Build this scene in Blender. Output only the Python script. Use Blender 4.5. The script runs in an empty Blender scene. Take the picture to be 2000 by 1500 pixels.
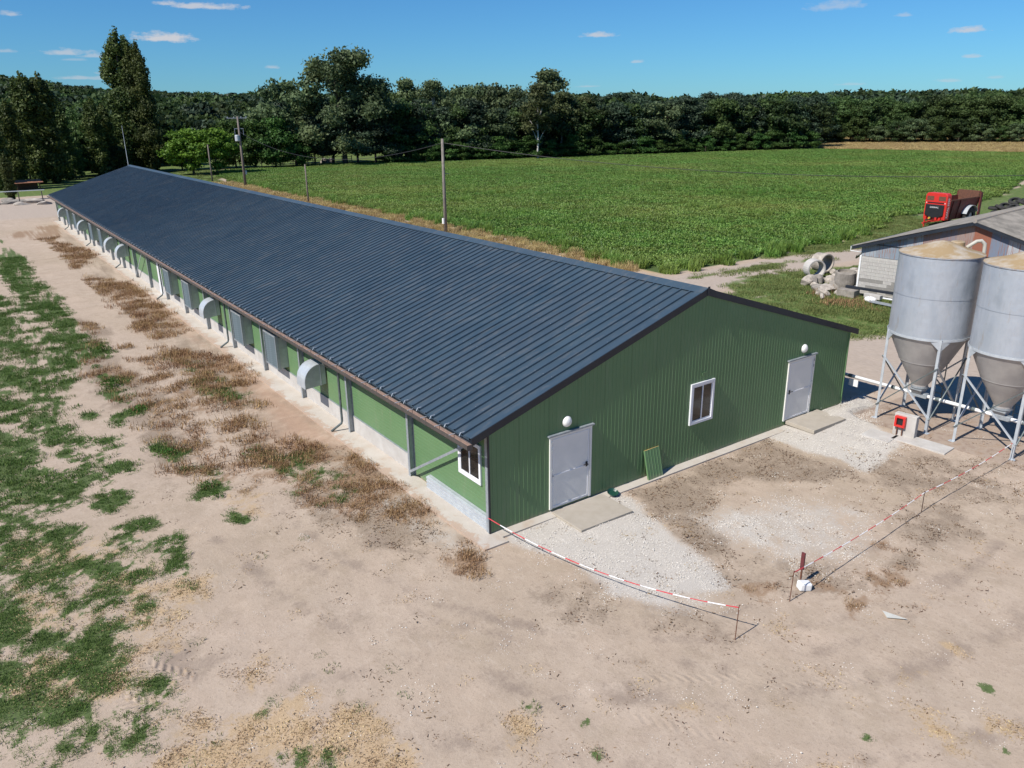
import bpy, math, random
import numpy as np
from mathutils import Vector, Matrix
random.seed(7)
rng = np.random.default_rng(11)
R = math.radians
scene = bpy.context.scene
col = scene.collection

# ------------------------------------------------------------------ camera
CAM = np.array([-10.0965, -15.3142, 10.6165]); YAW, PITCH, ROLL, FPX = 0.61789, 0.33427, -0.01301, 1528.227
dv = np.array([math.sin(YAW)*math.cos(PITCH), math.cos(YAW)*math.cos(PITCH), -math.sin(PITCH)])
rv = np.cross(dv, [0, 0, 1]); rv /= np.linalg.norm(rv); uv = np.cross(rv, dv)
_c, _s = math.cos(ROLL), math.sin(ROLL)
RX, UX = _c*rv+_s*uv, -_s*rv+_c*uv
cam = bpy.data.objects.new('camera', bpy.data.cameras.new('camera'))
col.objects.link(cam)
cam.matrix_world = Matrix(((RX[0], UX[0], -dv[0], CAM[0]), (RX[1], UX[1], -dv[1], CAM[1]),
                           (RX[2], UX[2], -dv[2], CAM[2]), (0, 0, 0, 1)))
cam.data.sensor_width = 36; cam.data.lens = 36*FPX/2000
cam.data.clip_start = 0.2; cam.data.clip_end = 9000
scene.camera = cam

def gp(px, py, z=0.0):
    """ground point seen at a pixel of the photograph (survey of where things stand)"""
    v = (px-1000)/FPX*RX-(py-750)/FPX*UX+dv
    t = (z-CAM[2])/v[2]
    return CAM+t*v
def proj(P):
    P = np.atleast_2d(np.asarray(P, float))-CAM
    z = P@dv
    return 1000+FPX*(P@RX)/z, 750-FPX*(P@UX)/z
def at_depth(px, py, Y):
    v = (px-1000)/FPX*RX-(py-750)/FPX*UX+dv
    return CAM+(Y-CAM[1])/v[1]*v

# ------------------------------------------------------------------ sky, sun, exposure
SUN_EL, SUN_AZ = 47.0, 267.8          # azimuth from +Y towards +X
world = bpy.data.worlds.new('World'); scene.world = world; world.use_nodes = True
wn = world.node_tree; wn.nodes.clear()
def N(nt, t, **kw):
    n = nt.nodes.new(t)
    for k, v in kw.items():
        if k == 'op': n.operation = v
        elif k.startswith('i_'):
            n.inputs[k[2:].replace('_', ' ')].default_value = v
        else: setattr(n, k, v)
    return n
def L(nt, a, b): nt.links.new(a, b)
def M(nt, op, a, b=None, c=None, clamp=False):
    n = nt.nodes.new('ShaderNodeMath'); n.operation = op; n.use_clamp = clamp
    for i, v in enumerate((a, b, c)):
        if v is None: continue
        if isinstance(v, (int, float)): n.inputs[i].default_value = v
        else: nt.links.new(v, n.inputs[i])
    return n.outputs[0]
sky = N(wn, 'ShaderNodeTexSky', sky_type='NISHITA', sun_disc=False)
sky.sun_elevation = R(SUN_EL); sky.sun_rotation = R(SUN_AZ)
sky.air_density = 1.0; sky.dust_density = 0.12; sky.ozone_density = 3.5; sky.altitude = 100
bg = N(wn, 'ShaderNodeBackground'); wo = N(wn, 'ShaderNodeOutputWorld')
hs = N(wn, 'ShaderNodeHueSaturation'); hs.inputs['Saturation'].default_value = 1.12; hs.inputs['Value'].default_value = 1.0
L(wn, sky.outputs[0], hs.inputs['Color']); hs.inputs['Saturation'].default_value = 1.0
tn = N(wn, 'ShaderNodeMix', data_type='RGBA', blend_type='MULTIPLY'); tn.inputs[0].default_value = 1; L(wn, hs.outputs[0], tn.inputs[6]); tn.inputs[7].default_value = (.43, .92, 1.38, 1)
# small fair-weather clouds: ellipses in azimuth / elevation broken up by noise
tc = N(wn, 'ShaderNodeTexCoord'); sep = N(wn, 'ShaderNodeSeparateXYZ'); L(wn, tc.outputs['Generated'], sep.inputs[0])
az = M(wn, 'ARCTAN2', sep.outputs[0], sep.outputs[1]); el = M(wn, 'ARCSINE', sep.outputs[2])
cmb = N(wn, 'ShaderNodeCombineXYZ'); L(wn, az, cmb.inputs[0]); L(wn, M(wn, 'MULTIPLY', el, 2.2), cmb.inputs[1])
cno = N(wn, 'ShaderNodeTexNoise'); cno.inputs['Scale'].default_value = 70; cno.inputs['Detail'].default_value = 6; cno.inputs['Roughness'].default_value = .62
L(wn, cmb.outputs[0], cno.inputs['Vector'])
CL = [(322, 76, 44, 11, 1.0), (400, 14, 62, 7, .85), (325, 8, 20, 5, .7), (130, 104, 34, 7, .65), (190, 110, 30, 5, .5), (20, 28, 16, 5, .6), (145, 117, 18, 3, .3),
      (150, 153, 34, 4, .5), (195, 154, 30, 4, .4), (215, 143, 20, 4, .5), (532, 132, 12, 4, .5), (1168, 70, 32, 6, .8), (1245, 121, 13, 4, .5), (1148, 169, 22, 3, .35),
      (1632, 14, 44, 10, .42), (1767, 30, 14, 4, .4), (1892, 60, 25, 7, .8), (1896, 111, 16, 4, .5), (1851, 158, 20, 4, .4), (1660, 165, 24, 3, .3), (1942, 152, 12, 3, .3), (8, 100, 16, 4, .4)]
tot = None
for (cx, cy, rx, ry, st) in CL:
    v = (cx-1000)/FPX*RX-(cy-750)/FPX*UX+dv; v /= np.linalg.norm(v)
    a0, e0 = math.atan2(v[0], v[1]), math.asin(v[2])
    k = FPX*1.05
    a = M(wn, 'MULTIPLY', M(wn, 'SUBTRACT', az, a0), k/rx)
    e = M(wn, 'MULTIPLY', M(wn, 'SUBTRACT', el, e0), k/ry)
    # flat underside: stretch below the centre
    e2 = M(wn, 'MAXIMUM', e, M(wn, 'MULTIPLY', e, -2.2))
    d = M(wn, 'SQRT', M(wn, 'ADD', M(wn, 'MULTIPLY', a, a), M(wn, 'MULTIPLY', e2, e2)))
    m = M(wn, 'MULTIPLY', M(wn, 'SUBTRACT', 1.15, d, clamp=False), 1.0)
    m = M(wn, 'ADD', m, M(wn, 'MULTIPLY', M(wn, 'SUBTRACT', cno.outputs[0], .48), 2.6))
    m = M(wn, 'MULTIPLY', M(wn, 'MULTIPLY', m, 1.25, clamp=True), st)
    m = M(wn, 'MULTIPLY', m, M(wn, 'LESS_THAN', d, 2.0))
    tot = m if tot is None else M(wn, 'MAXIMUM', tot, m)
cmix = N(wn, 'ShaderNodeMix', data_type='RGBA'); L(wn, tot, cmix.inputs[0]); L(wn, tn.outputs[2], cmix.inputs[6]); cmix.inputs[7].default_value = (7.6, 7.9, 8.6, 1)
L(wn, cmix.outputs[2], bg.inputs['Color']); bg.inputs['Strength'].default_value = 0.061
L(wn, bg.outputs[0], wo.inputs[0])
sl = bpy.data.lights.new('sun', 'SUN'); sl.energy = 4.7; sl.angle = R(.53); sl.color = (1, .955, .89)
so = bpy.data.objects.new('sun', sl); col.objects.link(so)
sd = Vector((math.sin(R(SUN_AZ))*math.cos(R(SUN_EL)), math.cos(R(SUN_AZ))*math.cos(R(SUN_EL)), math.sin(R(SUN_EL))))
so.rotation_euler = sd.to_track_quat('Z', 'Y').to_euler(); so.location = (-60, -30, 80)
scene.view_settings.view_transform = 'Standard'; scene.view_settings.look = 'None'
scene.view_settings.exposure = 0.34; scene.view_settings.gamma = 1.0; scene.view_settings.use_curve_mapping = False
scene.render.engine = 'CYCLES'

# ------------------------------------------------------------------ object helpers
def tag(o, label=None, cat=None, group=None, kind=None):
    if label: o['label'] = label
    if cat: o['category'] = cat
    if group: o['group'] = group
    if kind: o['kind'] = kind
    return o
def thing(name, label, cat, loc=(0, 0, 0), rz=0, group=None):
    o = bpy.data.objects.new(name, None); col.objects.link(o)
    o.location = loc; o.rotation_euler = (0, 0, rz); o.empty_display_size = .3
    return tag(o, label, cat, group)
def kids(o): return [c for c in bpy.data.objects if c.parent == o]
def dup(root, loc, rz=0, label=None, group=None, scale=None, children=None):
    r = root.copy(); col.objects.link(r); r.location = loc; r.rotation_euler = (0, 0, rz)
    if scale: r.scale = scale
    if label: r['label'] = label
    if group: r['group'] = group
    for ch in (children if children is not None else kids(root)):
        c = ch.copy(); col.objects.link(c); c.parent = r
        for g in kids(ch):
            d = g.copy(); col.objects.link(d); d.parent = c
    return r
class MB:
    def __init__(s): s.v = []; s.f = []; s.mi = []
    def add(s, vs, fs, mi=0):
        b = len(s.v); s.v += [tuple(map(float, p)) for p in vs]
        s.f += [tuple(b+i for i in f) for f in fs]; s.mi += [mi]*len(fs); return s
    def box(s, x0, x1, y0, y1, z0, z1, mi=0):
        return s.add([(x0, y0, z0), (x1, y0, z0), (x1, y1, z0), (x0, y1, z0), (x0, y0, z1), (x1, y0, z1), (x1, y1, z1), (x0, y1, z1)],
                     [(0, 3, 2, 1), (4, 5, 6, 7), (0, 1, 5, 4), (1, 2, 6, 5), (2, 3, 7, 6), (3, 0, 4, 7)], mi)
    def bar(s, a, b, w, h=None, mi=0, up=(0, 0, 1)):
        a, b = Vector(a), Vector(b); h = h or w; d = (b-a).normalized(); u = Vector(up)
        if abs(d.dot(u)) > .97: u = Vector((1, 0, 0))
        x = d.cross(u).normalized()*w/2; y = d.cross(x).normalized()*h/2
        vs = [p+i*x+j*y for p in (a, b) for i, j in ((-1, -1), (1, -1), (1, 1), (-1, 1))]
        return s.add(vs, [(3, 2, 1, 0), (4, 5, 6, 7), (0, 1, 5, 4), (1, 2, 6, 5), (2, 3, 7, 6), (3, 0, 4, 7)], mi)
    def tube(s, pts, r, n=8, mi=0, cap=True):
        pts = [Vector(p) for p in pts]; rs = r if isinstance(r, (list, tuple)) else [r]*len(pts)
        rings = []; prev = None
        for i, p in enumerate(pts):
            d = (pts[min(i+1, len(pts)-1)]-pts[max(i-1, 0)]).normalized()
            if prev is None:
                u = Vector((0, 0, 1)) if abs(d.z) < .9 else Vector((1, 0, 0)); x = d.cross(u).normalized()
            else: x = (prev-d*prev.dot(d)).normalized()
            prev = x; y = d.cross(x)
            rings.append([p+rs[i]*(math.cos(2*math.pi*k/n)*x+math.sin(2*math.pi*k/n)*y) for k in range(n)])
        vs = [q for rg in rings for q in rg]; fs = []
        for i in range(len(pts)-1):
            for k in range(n):
                fs.append((i*n+k, i*n+(k+1) % n, (i+1)*n+(k+1) % n, (i+1)*n+k))
        if cap: fs += [tuple(range(n-1, -1, -1)), tuple((len(pts)-1)*n+k for k in range(n))]
        return s.add(vs, fs, mi)
    def lathe(s, prof, c=(0, 0, 0), n=32, mi=0, a0=0, a1=2*math.pi):
        full = abs(a1-a0-2*math.pi) < 1e-6; m = n if full else n+1
        vs = []; fs = []
        for r, z in prof:
            for k in range(m):
                a = a0+(a1-a0)*k/n; vs.append((c[0]+r*math.cos(a), c[1]+r*math.sin(a), c[2]+z))
        for i in range(len(prof)-1):
            for k in range(n):
                k2 = (k+1) % m
                fs.append((i*m+k, i*m+k2, (i+1)*m+k2, (i+1)*m+k))
        return s.add(vs, fs, mi)
    def extrude(s, poly, d, mi=0):
        """poly: closed list of 3d points, d: offset vector"""
        n = len(poly); d = Vector(d); vs = [Vector(p) for p in poly]+[Vector(p)+d for p in poly]
        fs = [tuple(range(n-1, -1, -1)), tuple(range(n, 2*n))]+[(i, (i+1) % n, n+(i+1) % n, n+i) for i in range(n)]
        return s.add(vs, fs, mi)
    def build(s, name, mat, parent=None, rel=None, smooth=False):
        me = bpy.data.meshes.new(name)
        vs = s.v
        if rel is not None: vs = [(x-rel[0], y-rel[1], z-rel[2]) for x, y, z in vs]
        me.from_pydata(vs, [], s.f)
        mats = mat if isinstance(mat, (list, tuple)) else [mat]
        for m in mats: me.materials.append(m)
        if len(mats) > 1: me.polygons.foreach_set('material_index', s.mi)
        if smooth: me.polygons.foreach_set('use_smooth', [True]*len(me.polygons))
        me.update()
        o = bpy.data.objects.new(name, me); col.objects.link(o)
        if parent: o.parent = parent
        return o
def inst(src_mesh, name, parent, loc=(0, 0, 0), rot=(0, 0, 0)):
    o = bpy.data.objects.new(name, src_mesh); col.objects.link(o); o.parent = parent; o.location = loc; o.rotation_euler = rot; return o
def bevel(o, w=.01, seg=2, ang=40):
    m = o.modifiers.new('bevel', 'BEVEL'); m.width = w; m.segments = seg; m.limit_method = 'ANGLE'; m.angle_limit = R(ang); return o

# ------------------------------------------------------------------ materials
def new_mat(name):
    m = bpy.data.materials.new(name); m.use_nodes = True; nt = m.node_tree; nt.nodes.clear()
    out = N(nt, 'ShaderNodeOutputMaterial'); b = N(nt, 'ShaderNodeBsdfPrincipled'); L(nt, b.outputs[0], out.inputs[0])
    return m, nt, b
def ramp(nt, fac, stops, interp='LINEAR'):
    r = N(nt, 'ShaderNodeValToRGB'); r.color_ramp.interpolation = interp; e = r.color_ramp.elements
    while len(e) < len(stops): e.new(.5)
    for i, (p, c) in enumerate(stops): e[i].position = p; e[i].color = (*c, 1) if len(c) == 3 else c
    L(nt, fac, r.inputs[0]); return r.outputs[0]
def noise(nt, vec, scale, detail=4, rough=.55, stretch=None):
    if stretch:
        mp = N(nt, 'ShaderNodeMapping'); mp.inputs['Scale'].default_value = stretch; L(nt, vec, mp.inputs['Vector']); vec = mp.outputs[0]
    n = N(nt, 'ShaderNodeTexNoise'); n.inputs['Scale'].default_value = scale; n.inputs['Detail'].default_value = detail; n.inputs['Roughness'].default_value = rough
    L(nt, vec, n.inputs['Vector']); return n.outputs[0]
def mix(nt, fac, a, b, mode='MIX'):
    n = N(nt, 'ShaderNodeMix', data_type='RGBA', blend_type=mode)
    for i, v in ((0, fac), (6, a), (7, b)):
        if isinstance(v, (int, float)): n.inputs[i].default_value = v
        elif isinstance(v, tuple): n.inputs[i].default_value = (*v, 1) if len(v) == 3 else v
        else: L(nt, v, n.inputs[i])
    return n.outputs[2]
def pm(name, c1, c2=None, scale=3.0, rough=.6, metal=0.0, bump=0.0, bscale=30.0, stretch=None, lo=.35, hi=.65, detail=5, obj=True, spec=.5, rough2=None):
    m, nt, b = new_mat(name)
    c2 = c2 or tuple(x*.8 for x in c1)
    t = N(nt, 'ShaderNodeTexCoord'); vec = t.outputs['Object'] if obj else N(nt, 'ShaderNodeNewGeometry').outputs['Position']
    n = noise(nt, vec, scale, detail, .6, stretch)
    L(nt, ramp(nt, n, [(lo, c1), (hi, c2)]), b.inputs['Base Color'])
    b.inputs['Roughness'].default_value = rough; b.inputs['Metallic'].default_value = metal
    b.inputs['Specular IOR Level'].default_value = spec
    if rough2 is not None:
        mr = N(nt, 'ShaderNodeMapRange'); L(nt, n, mr.inputs[0]); mr.inputs[1].default_value = .3; mr.inputs[2].default_value = .7; mr.inputs[3].default_value = rough; mr.inputs[4].default_value = rough2
        L(nt, mr.outputs[0], b.inputs['Roughness'])
    if bump:
        n2 = noise(nt, vec, bscale, 4, .6, stretch)
        bp = N(nt, 'ShaderNodeBump'); bp.inputs['Strength'].default_value = bump; bp.inputs['Distance'].default_value = .02
        L(nt, n2, bp.inputs['Height']); L(nt, bp.outputs[0], b.inputs['Normal'])
    return m
def foliage(name, ca, cb, trans=.3, rough=.6, patch=None):
    """leaf colour from the 'tint' attribute of each leaf"""
    m = bpy.data.materials.new(name); m.use_nodes = True; nt = m.node_tree; nt.nodes.clear()
    out = N(nt, 'ShaderNodeOutputMaterial')
    at = N(nt, 'ShaderNodeAttribute'); at.attribute_name = 'tint'
    oi = N(nt, 'ShaderNodeObjectInfo')
    c = ramp(nt, at.outputs['Fac'], [(0, ca), (1, cb)])
    if patch:
        P = N(nt, 'ShaderNodeNewGeometry').outputs['Position']; n = noise(nt, P, patch[1], 5, .65)
        c = mix(nt, M(nt, 'MULTIPLY', M(nt, 'SUBTRACT', n, .46), 4.0, clamp=True), c, mix(nt, .55, c, patch[0]))
    h = N(nt, 'ShaderNodeHueSaturation'); L(nt, c, h.inputs['Color'])
    mr = N(nt, 'ShaderNodeMapRange'); L(nt, oi.outputs['Random'], mr.inputs[0]); mr.inputs[3].default_value = .485; mr.inputs[4].default_value = .512; L(nt, mr.outputs[0], h.inputs['Hue'])
    mr2 = N(nt, 'ShaderNodeMapRange'); L(nt, oi.outputs['Random'], mr2.inputs[0]); mr2.inputs[3].default_value = .82; mr2.inputs[4].default_value = 1.18; L(nt, mr2.outputs[0], h.inputs['Value'])
    d = N(nt, 'ShaderNodeBsdfPrincipled'); d.inputs['Roughness'].default_value = rough; d.inputs['Specular IOR Level'].default_value = .25; L(nt, h.outputs[0], d.inputs['Base Color'])
    t = N(nt, 'ShaderNodeBsdfTranslucent'); L(nt, h.outputs[0], t.inputs[0])
    mx = N(nt, 'ShaderNodeMixShader'); mx.inputs[0].default_value = trans
    L(nt, d.outputs[0], mx.inputs[1]); L(nt, t.outputs[0], mx.inputs[2]); L(nt, mx.outputs[0], out.inputs[0])
    return m
MT = {}
def roof_mat():
    m, nt, b = new_mat('roof_steel'); P = N(nt, 'ShaderNodeNewGeometry').outputs['Position']; sp = N(nt, 'ShaderNodeSeparateXYZ'); L(nt, P, sp.inputs[0])
    n1 = noise(nt, P, .45, 4, .6); c = ramp(nt, n1, [(.35, (.034, .060, .086)), (.65, (.047, .077, .104))])
    st = M(nt, 'FLOOR', M(nt, 'DIVIDE', M(nt, 'ADD', sp.outputs[1], -.09), 1.1109)); w = N(nt, 'ShaderNodeTexWhiteNoise', noise_dimensions='1D'); L(nt, st, w.inputs['W'])
    c = mix(nt, M(nt, 'MULTIPLY', w.outputs['Value'], .30), c, (.062, .082, .105))
    n2 = noise(nt, P, 4.5, 5, .65, (.12, 1, 1)); c = mix(nt, M(nt, 'MULTIPLY', M(nt, 'MULTIPLY', M(nt, 'SUBTRACT', n2, .52), 5, clamp=True), .38), c, (.135, .130, .125))
    n3 = noise(nt, P, 2.0, 6, .7); c = mix(nt, M(nt, 'MULTIPLY', M(nt, 'MULTIPLY', M(nt, 'SUBTRACT', n3, .60), 6, clamp=True), .25), c, (.16, .15, .135))
    L(nt, c, b.inputs['Base Color']); mr = N(nt, 'ShaderNodeMapRange'); L(nt, n2, mr.inputs[0]); mr.inputs[1].default_value = .3; mr.inputs[2].default_value = .7; mr.inputs[3].default_value = .38; mr.inputs[4].default_value = .60; L(nt, mr.outputs[0], b.inputs['Roughness'])
    bp = N(nt, 'ShaderNodeBump'); bp.inputs['Strength'].default_value = .12; bp.inputs['Distance'].default_value = .03; L(nt, noise(nt, P, 1.6, 3, .5), bp.inputs['Height']); L(nt, bp.outputs[0], b.inputs['Normal']); return m
MT['roof'] = roof_mat()
MT['fascia'] = pm('dark_trim_steel', (.014, .018, .026), (.02, .025, .034), 2, .45, 0, spec=.4)
def wall_mat():
    m, nt, b = new_mat('green_wall_steel'); P = N(nt, 'ShaderNodeNewGeometry').outputs['Position']; sp = N(nt, 'ShaderNodeSeparateXYZ'); L(nt, P, sp.inputs[0])
    n1 = noise(nt, P, .9, 4, .6); c = ramp(nt, n1, [(.35, (.112, .210, .092)), (.65, (.126, .226, .104))])
    st = M(nt, 'ADD', M(nt, 'FLOOR', M(nt, 'MULTIPLY', sp.outputs[0], 1.00219)), M(nt, 'FLOOR', M(nt, 'DIVIDE', sp.outputs[1], 4.401))); w = N(nt, 'ShaderNodeTexWhiteNoise', noise_dimensions='1D'); L(nt, st, w.inputs['W'])
    c = mix(nt, M(nt, 'MULTIPLY', w.outputs['Value'], .35), c, (.110, .190, .088))
    n2 = noise(nt, P, 3.5, 5, .65, (1, 1, .18)); c = mix(nt, M(nt, 'MULTIPLY', M(nt, 'MULTIPLY', M(nt, 'SUBTRACT', n2, .54), 5, clamp=True), .22), c, (.24, .24, .17))
    n3 = noise(nt, P, 6, 5, .7); sm = M(nt, 'MULTIPLY', M(nt, 'ADD', M(nt, 'SUBTRACT', .16, sp.outputs[2]), M(nt, 'MULTIPLY', M(nt, 'SUBTRACT', n3, .45), .5)), 4, clamp=True)
    c = mix(nt, M(nt, 'MULTIPLY', sm, .6), c, (.34, .27, .20))
    L(nt, c, b.inputs['Base Color']); b.inputs['Roughness'].default_value = .48; b.inputs['Specular IOR Level'].default_value = .4
    bp = N(nt, 'ShaderNodeBump'); bp.inputs['Strength'].default_value = .08; bp.inputs['Distance'].default_value = .03; L(nt, noise(nt, P, 2.2, 3, .5), bp.inputs['Height']); L(nt, bp.outputs[0], b.inputs['Normal']); return m
MT['green'] = wall_mat()
MT['galv'] = pm('galvanised_steel', (.36, .39, .41), (.26, .29, .32), 9, .42, .25, .04, 25)
MT['galv_dark'] = pm('galvanised_steel_weathered', (.17, .20, .20), (.11, .135, .135), 6, .5, .4, .04, 25)
MT['galv_mid'] = pm('galvanised_panel', (.46, .49, .48), (.36, .39, .385), 5, .45, .15, .03, 12)
MT['galv_light'] = pm('galvanised_sheet_bright', (.50, .53, .55), (.42, .45, .48), 5, .4, .2, .03, 12)
MT['gutter'] = pm('gutter_dusty', (.30, .205, .165), (.22, .155, .13), 8, .8, 0)
MT['gutter_out'] = pm('gutter_steel', (.075, .065, .06), (.10, .085, .078), 6, .55, .2)
MT['concrete'] = pm('concrete_pale', (.50, .475, .44), (.42, .39, .355), 2.2, .9, 0, .25, 40, obj=False)
MT['apron'] = pm('concrete_apron_dusty', (.56, .50, .435), (.47, .36, .275), 1.6, .92, 0, .3, 35, obj=False, lo=.42, hi=.72)
def apron_mat():
    m, nt, b = new_mat('concrete_apron_dusty'); P = N(nt, 'ShaderNodeNewGeometry').outputs['Position']; sp = N(nt, 'ShaderNodeSeparateXYZ'); L(nt, P, sp.inputs[0])
    n1 = noise(nt, P, 1.3, 5, .65); n2 = noise(nt, P, 7, 5, .7); n3 = noise(nt, P, 60, 3, .7)
    c = ramp(nt, n1, [(.3, (.52, .475, .42)), (.55, (.47, .42, .36)), (.75, (.43, .34, .26))])
    c = mix(nt, M(nt, 'MULTIPLY', M(nt, 'SUBTRACT', n3, .6), 5, clamp=True), c, (.30, .25, .20))
    e = M(nt, 'ADD', M(nt, 'MULTIPLY', M(nt, 'ADD', sp.outputs[0], .30), -3.0), M(nt, 'ADD', M(nt, 'MULTIPLY', M(nt, 'SUBTRACT', n2, .5), 3.2), M(nt, 'MULTIPLY', M(nt, 'SUBTRACT', n1, .5), 3.5)))
    c = mix(nt, M(nt, 'MULTIPLY', M(nt, 'ADD', e, -.1), 2.5, clamp=True), c, mix(nt, n2, (.40, .29, .215), (.45, .35, .275)))
    L(nt, c, b.inputs['Base Color']); b.inputs['Roughness'].default_value = .93
    bp = N(nt, 'ShaderNodeBump'); bp.inputs['Strength'].default_value = .4; bp.inputs['Distance'].default_value = .02; L(nt, n2, bp.inputs['Height']); L(nt, bp.outputs[0], b.inputs['Normal']); return m
MT['apron'] = apron_mat()
MT['slab'] = pm('concrete_step_slab', (.40, .355, .295), (.36, .315, .255), 3, .92, 0, .25, 60)
MT['white'] = pm('white_frame_paint', (.78, .78, .79), (.72, .72, .74), 3, .4)
MT['door'] = pm('pale_grey_door_paint', (.80, .775, .73), (.74, .72, .68), 2, .45, 0, .02, 4)
MT['glass'] = pm('dark_window_glass', (.012, .013, .014), (.02, .02, .02), 2, .06, 0, spec=.8)
MT['lamp'] = pm('opal_lamp_cover', (.80, .79, .75), (.76, .75, .71), 2, .35)
MT['black'] = pm('black_plastic', (.015, .015, .017), (.02, .02, .02), 4, .45)
MT['red'] = pm('red_enamel', (.62, .028, .02), (.52, .022, .018), 4, .4)
MT['silo'] = None
MT['wood'] = pm('weathered_pole_wood', (.20, .165, .14), (.13, .105, .09), 14, .85, 0, .3, 30, stretch=(1, 1, .08))
MT['conc_pole'] = pm('grey_concrete_pole', (.24, .21, .18), (.16, .14, .12), 5, .9, 0, .2, 30)
MT['rust'] = pm('rusty_steel', (.16, .065, .035), (.09, .04, .025), 7, .85, 0, .2, 30)
MT['stone'] = pm('pale_rubble_stone', (.46, .41, .35), (.27, .235, .20), 2.2, .95, 0, .6, 12)
MT['stone_dark'] = pm('grey_rubble_concrete', (.30, .27, .235), (.19, .17, .145), 3, .95, 0, .5, 14)
MT['cable'] = pm('black_cable', (.02, .02, .022), (.03, .03, .03), 3, .6)
MT['plastic_white'] = pm('white_plastic_pipe', (.80, .80, .79), (.70, .70, .68), 4, .4)
MT['tape_red'] = pm('barrier_tape_red', (.60, .045, .06), (.52, .04, .05), 6, .45)
MT['tape_white'] = pm('barrier_tape_white', (.82, .80, .80), (.78, .76, .76), 6, .45)
MT['block'] = pm('concrete_block', (.44, .42, .385), (.36, .34, .315), 5, .93, 0, .3, 40)
MT['mortar'] = pm('mortar', (.44, .425, .395), (.38, .365, .34), 5, .95, 0, .2, 40)
MT['bark'] = pm('tree_bark', (.10, .08, .06), (.06, .05, .04), 8, .95, 0, .4, 20)
MT['birch'] = pm('pale_birch_bark', (.60, .57, .52), (.40, .37, .33), 4, .9, 0, .2, 20)
MT['foam'] = pm('insulation_foam', (.55, .38, .14), (.48, .32, .12), 12, .9)
MT['earth_pad'] = pm('stained_concrete_pad', (.30, .215, .165), (.37, .30, .24), .8, .92, 0, .25, 25, obj=False)
def silo_mat():
    m, nt, b = new_mat('silo_galvanised_sheet'); t = N(nt, 'ShaderNodeTexCoord'); v = t.outputs['Object']
    n1 = noise(nt, v, 1.1, 5, .6, (1, 1, .35)); c = ramp(nt, n1, [(.32, (.34, .375, .42)), (.5, (.42, .445, .48)), (.7, (.27, .30, .335))])
    n2 = noise(nt, v, 5, 6, .7, (1, 1, .22)); st = M(nt, 'MULTIPLY', M(nt, 'SUBTRACT', n2, .60), 6, clamp=True)
    c = mix(nt, M(nt, 'MULTIPLY', st, .6), c, (.33, .25, .17))
    sp = N(nt, 'ShaderNodeSeparateXYZ'); L(nt, v, sp.inputs[0])
    n3 = noise(nt, v, 7, 5, .7)
    up = M(nt, 'MULTIPLY', M(nt, 'ADD', M(nt, 'SUBTRACT', sp.outputs[2], 5.93), M(nt, 'MULTIPLY', M(nt, 'SUBTRACT', n3, .5), .45)), 6, clamp=True)
    c = mix(nt, M(nt, 'MULTIPLY', up, .75), c, (.33, .20, .11))
    L(nt, c, b.inputs['Base Color']); b.inputs['Metallic'].default_value = .30; b.inputs['Roughness'].default_value = .40
    n4 = noise(nt, v, 1.6, 3, .5); bp = N(nt, 'ShaderNodeBump'); bp.inputs['Strength'].default_value = .35; bp.inputs['Distance'].default_value = .08
    L(nt, n4, bp.inputs['Height']); L(nt, bp.outputs[0], b.inputs['Normal'])
    return m
MT['silo'] = silo_mat()
MT['silo_cone'] = pm('silo_cone_grey', (.46, .44, .42), (.38, .36, .35), 2.2, .55, .35, .15, 3)
MT['silo_top'] = pm('rusty_ochre_silo_roof', (.33, .235, .125), (.46, .42, .36), 1.7, .85, 0, .3, 20, lo=.46, hi=.72)
def corr_mat():
    m, nt, b = new_mat('weathered_corrugated_iron'); g = N(nt, 'ShaderNodeTexCoord'); v = g.outputs['Object']
    sp = N(nt, 'ShaderNodeSeparateXYZ'); L(nt, v, sp.inputs[0])
    st = M(nt, 'FLOOR', M(nt, 'MULTIPLY', sp.outputs[1], 1.18))
    wn_ = N(nt, 'ShaderNodeTexWhiteNoise', noise_dimensions='1D'); L(nt, st, wn_.inputs['W'])
    c = ramp(nt, wn_.outputs['Value'], [(0, (.20, .25, .30)), (.25, (.36, .385, .41)), (.45, (.15, .20, .27)), (.6, (.30, .17, .12)), (.75, (.24, .27, .30)), (.9, (.27, .10, .06))])
    n1 = noise(nt, v, 5, 6, .7, (1, 3, .2)); c = mix(nt, M(nt, 'MULTIPLY', M(nt, 'SUBTRACT', n1, .50), 7, clamp=True), c, (.26, .11, .065))
    n2 = noise(nt, v, 4, 5, .7, (1, 4, .15)); c = mix(nt, M(nt, 'MULTIPLY', M(nt, 'SUBTRACT', n2, .60), 5, clamp=True), c, (.40, .42, .44))
    L(nt, c, b.inputs['Base Color']); b.inputs['Roughness'].default_value = .65; b.inputs['Metallic'].default_value = .2
    return m
MT['corr'] = corr_mat()
MT['fibro'] = pm('old_fibre_cement_roof', (.235, .215, .19), (.14, .13, .115), 1.3, .95, 0, .5, 14, lo=.4, hi=.62, detail=8)
MT['rubber'] = pm('tyre_rubber', (.022, .022, .022), (.04, .036, .032), 6, .85, 0, .3, 20)
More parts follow.
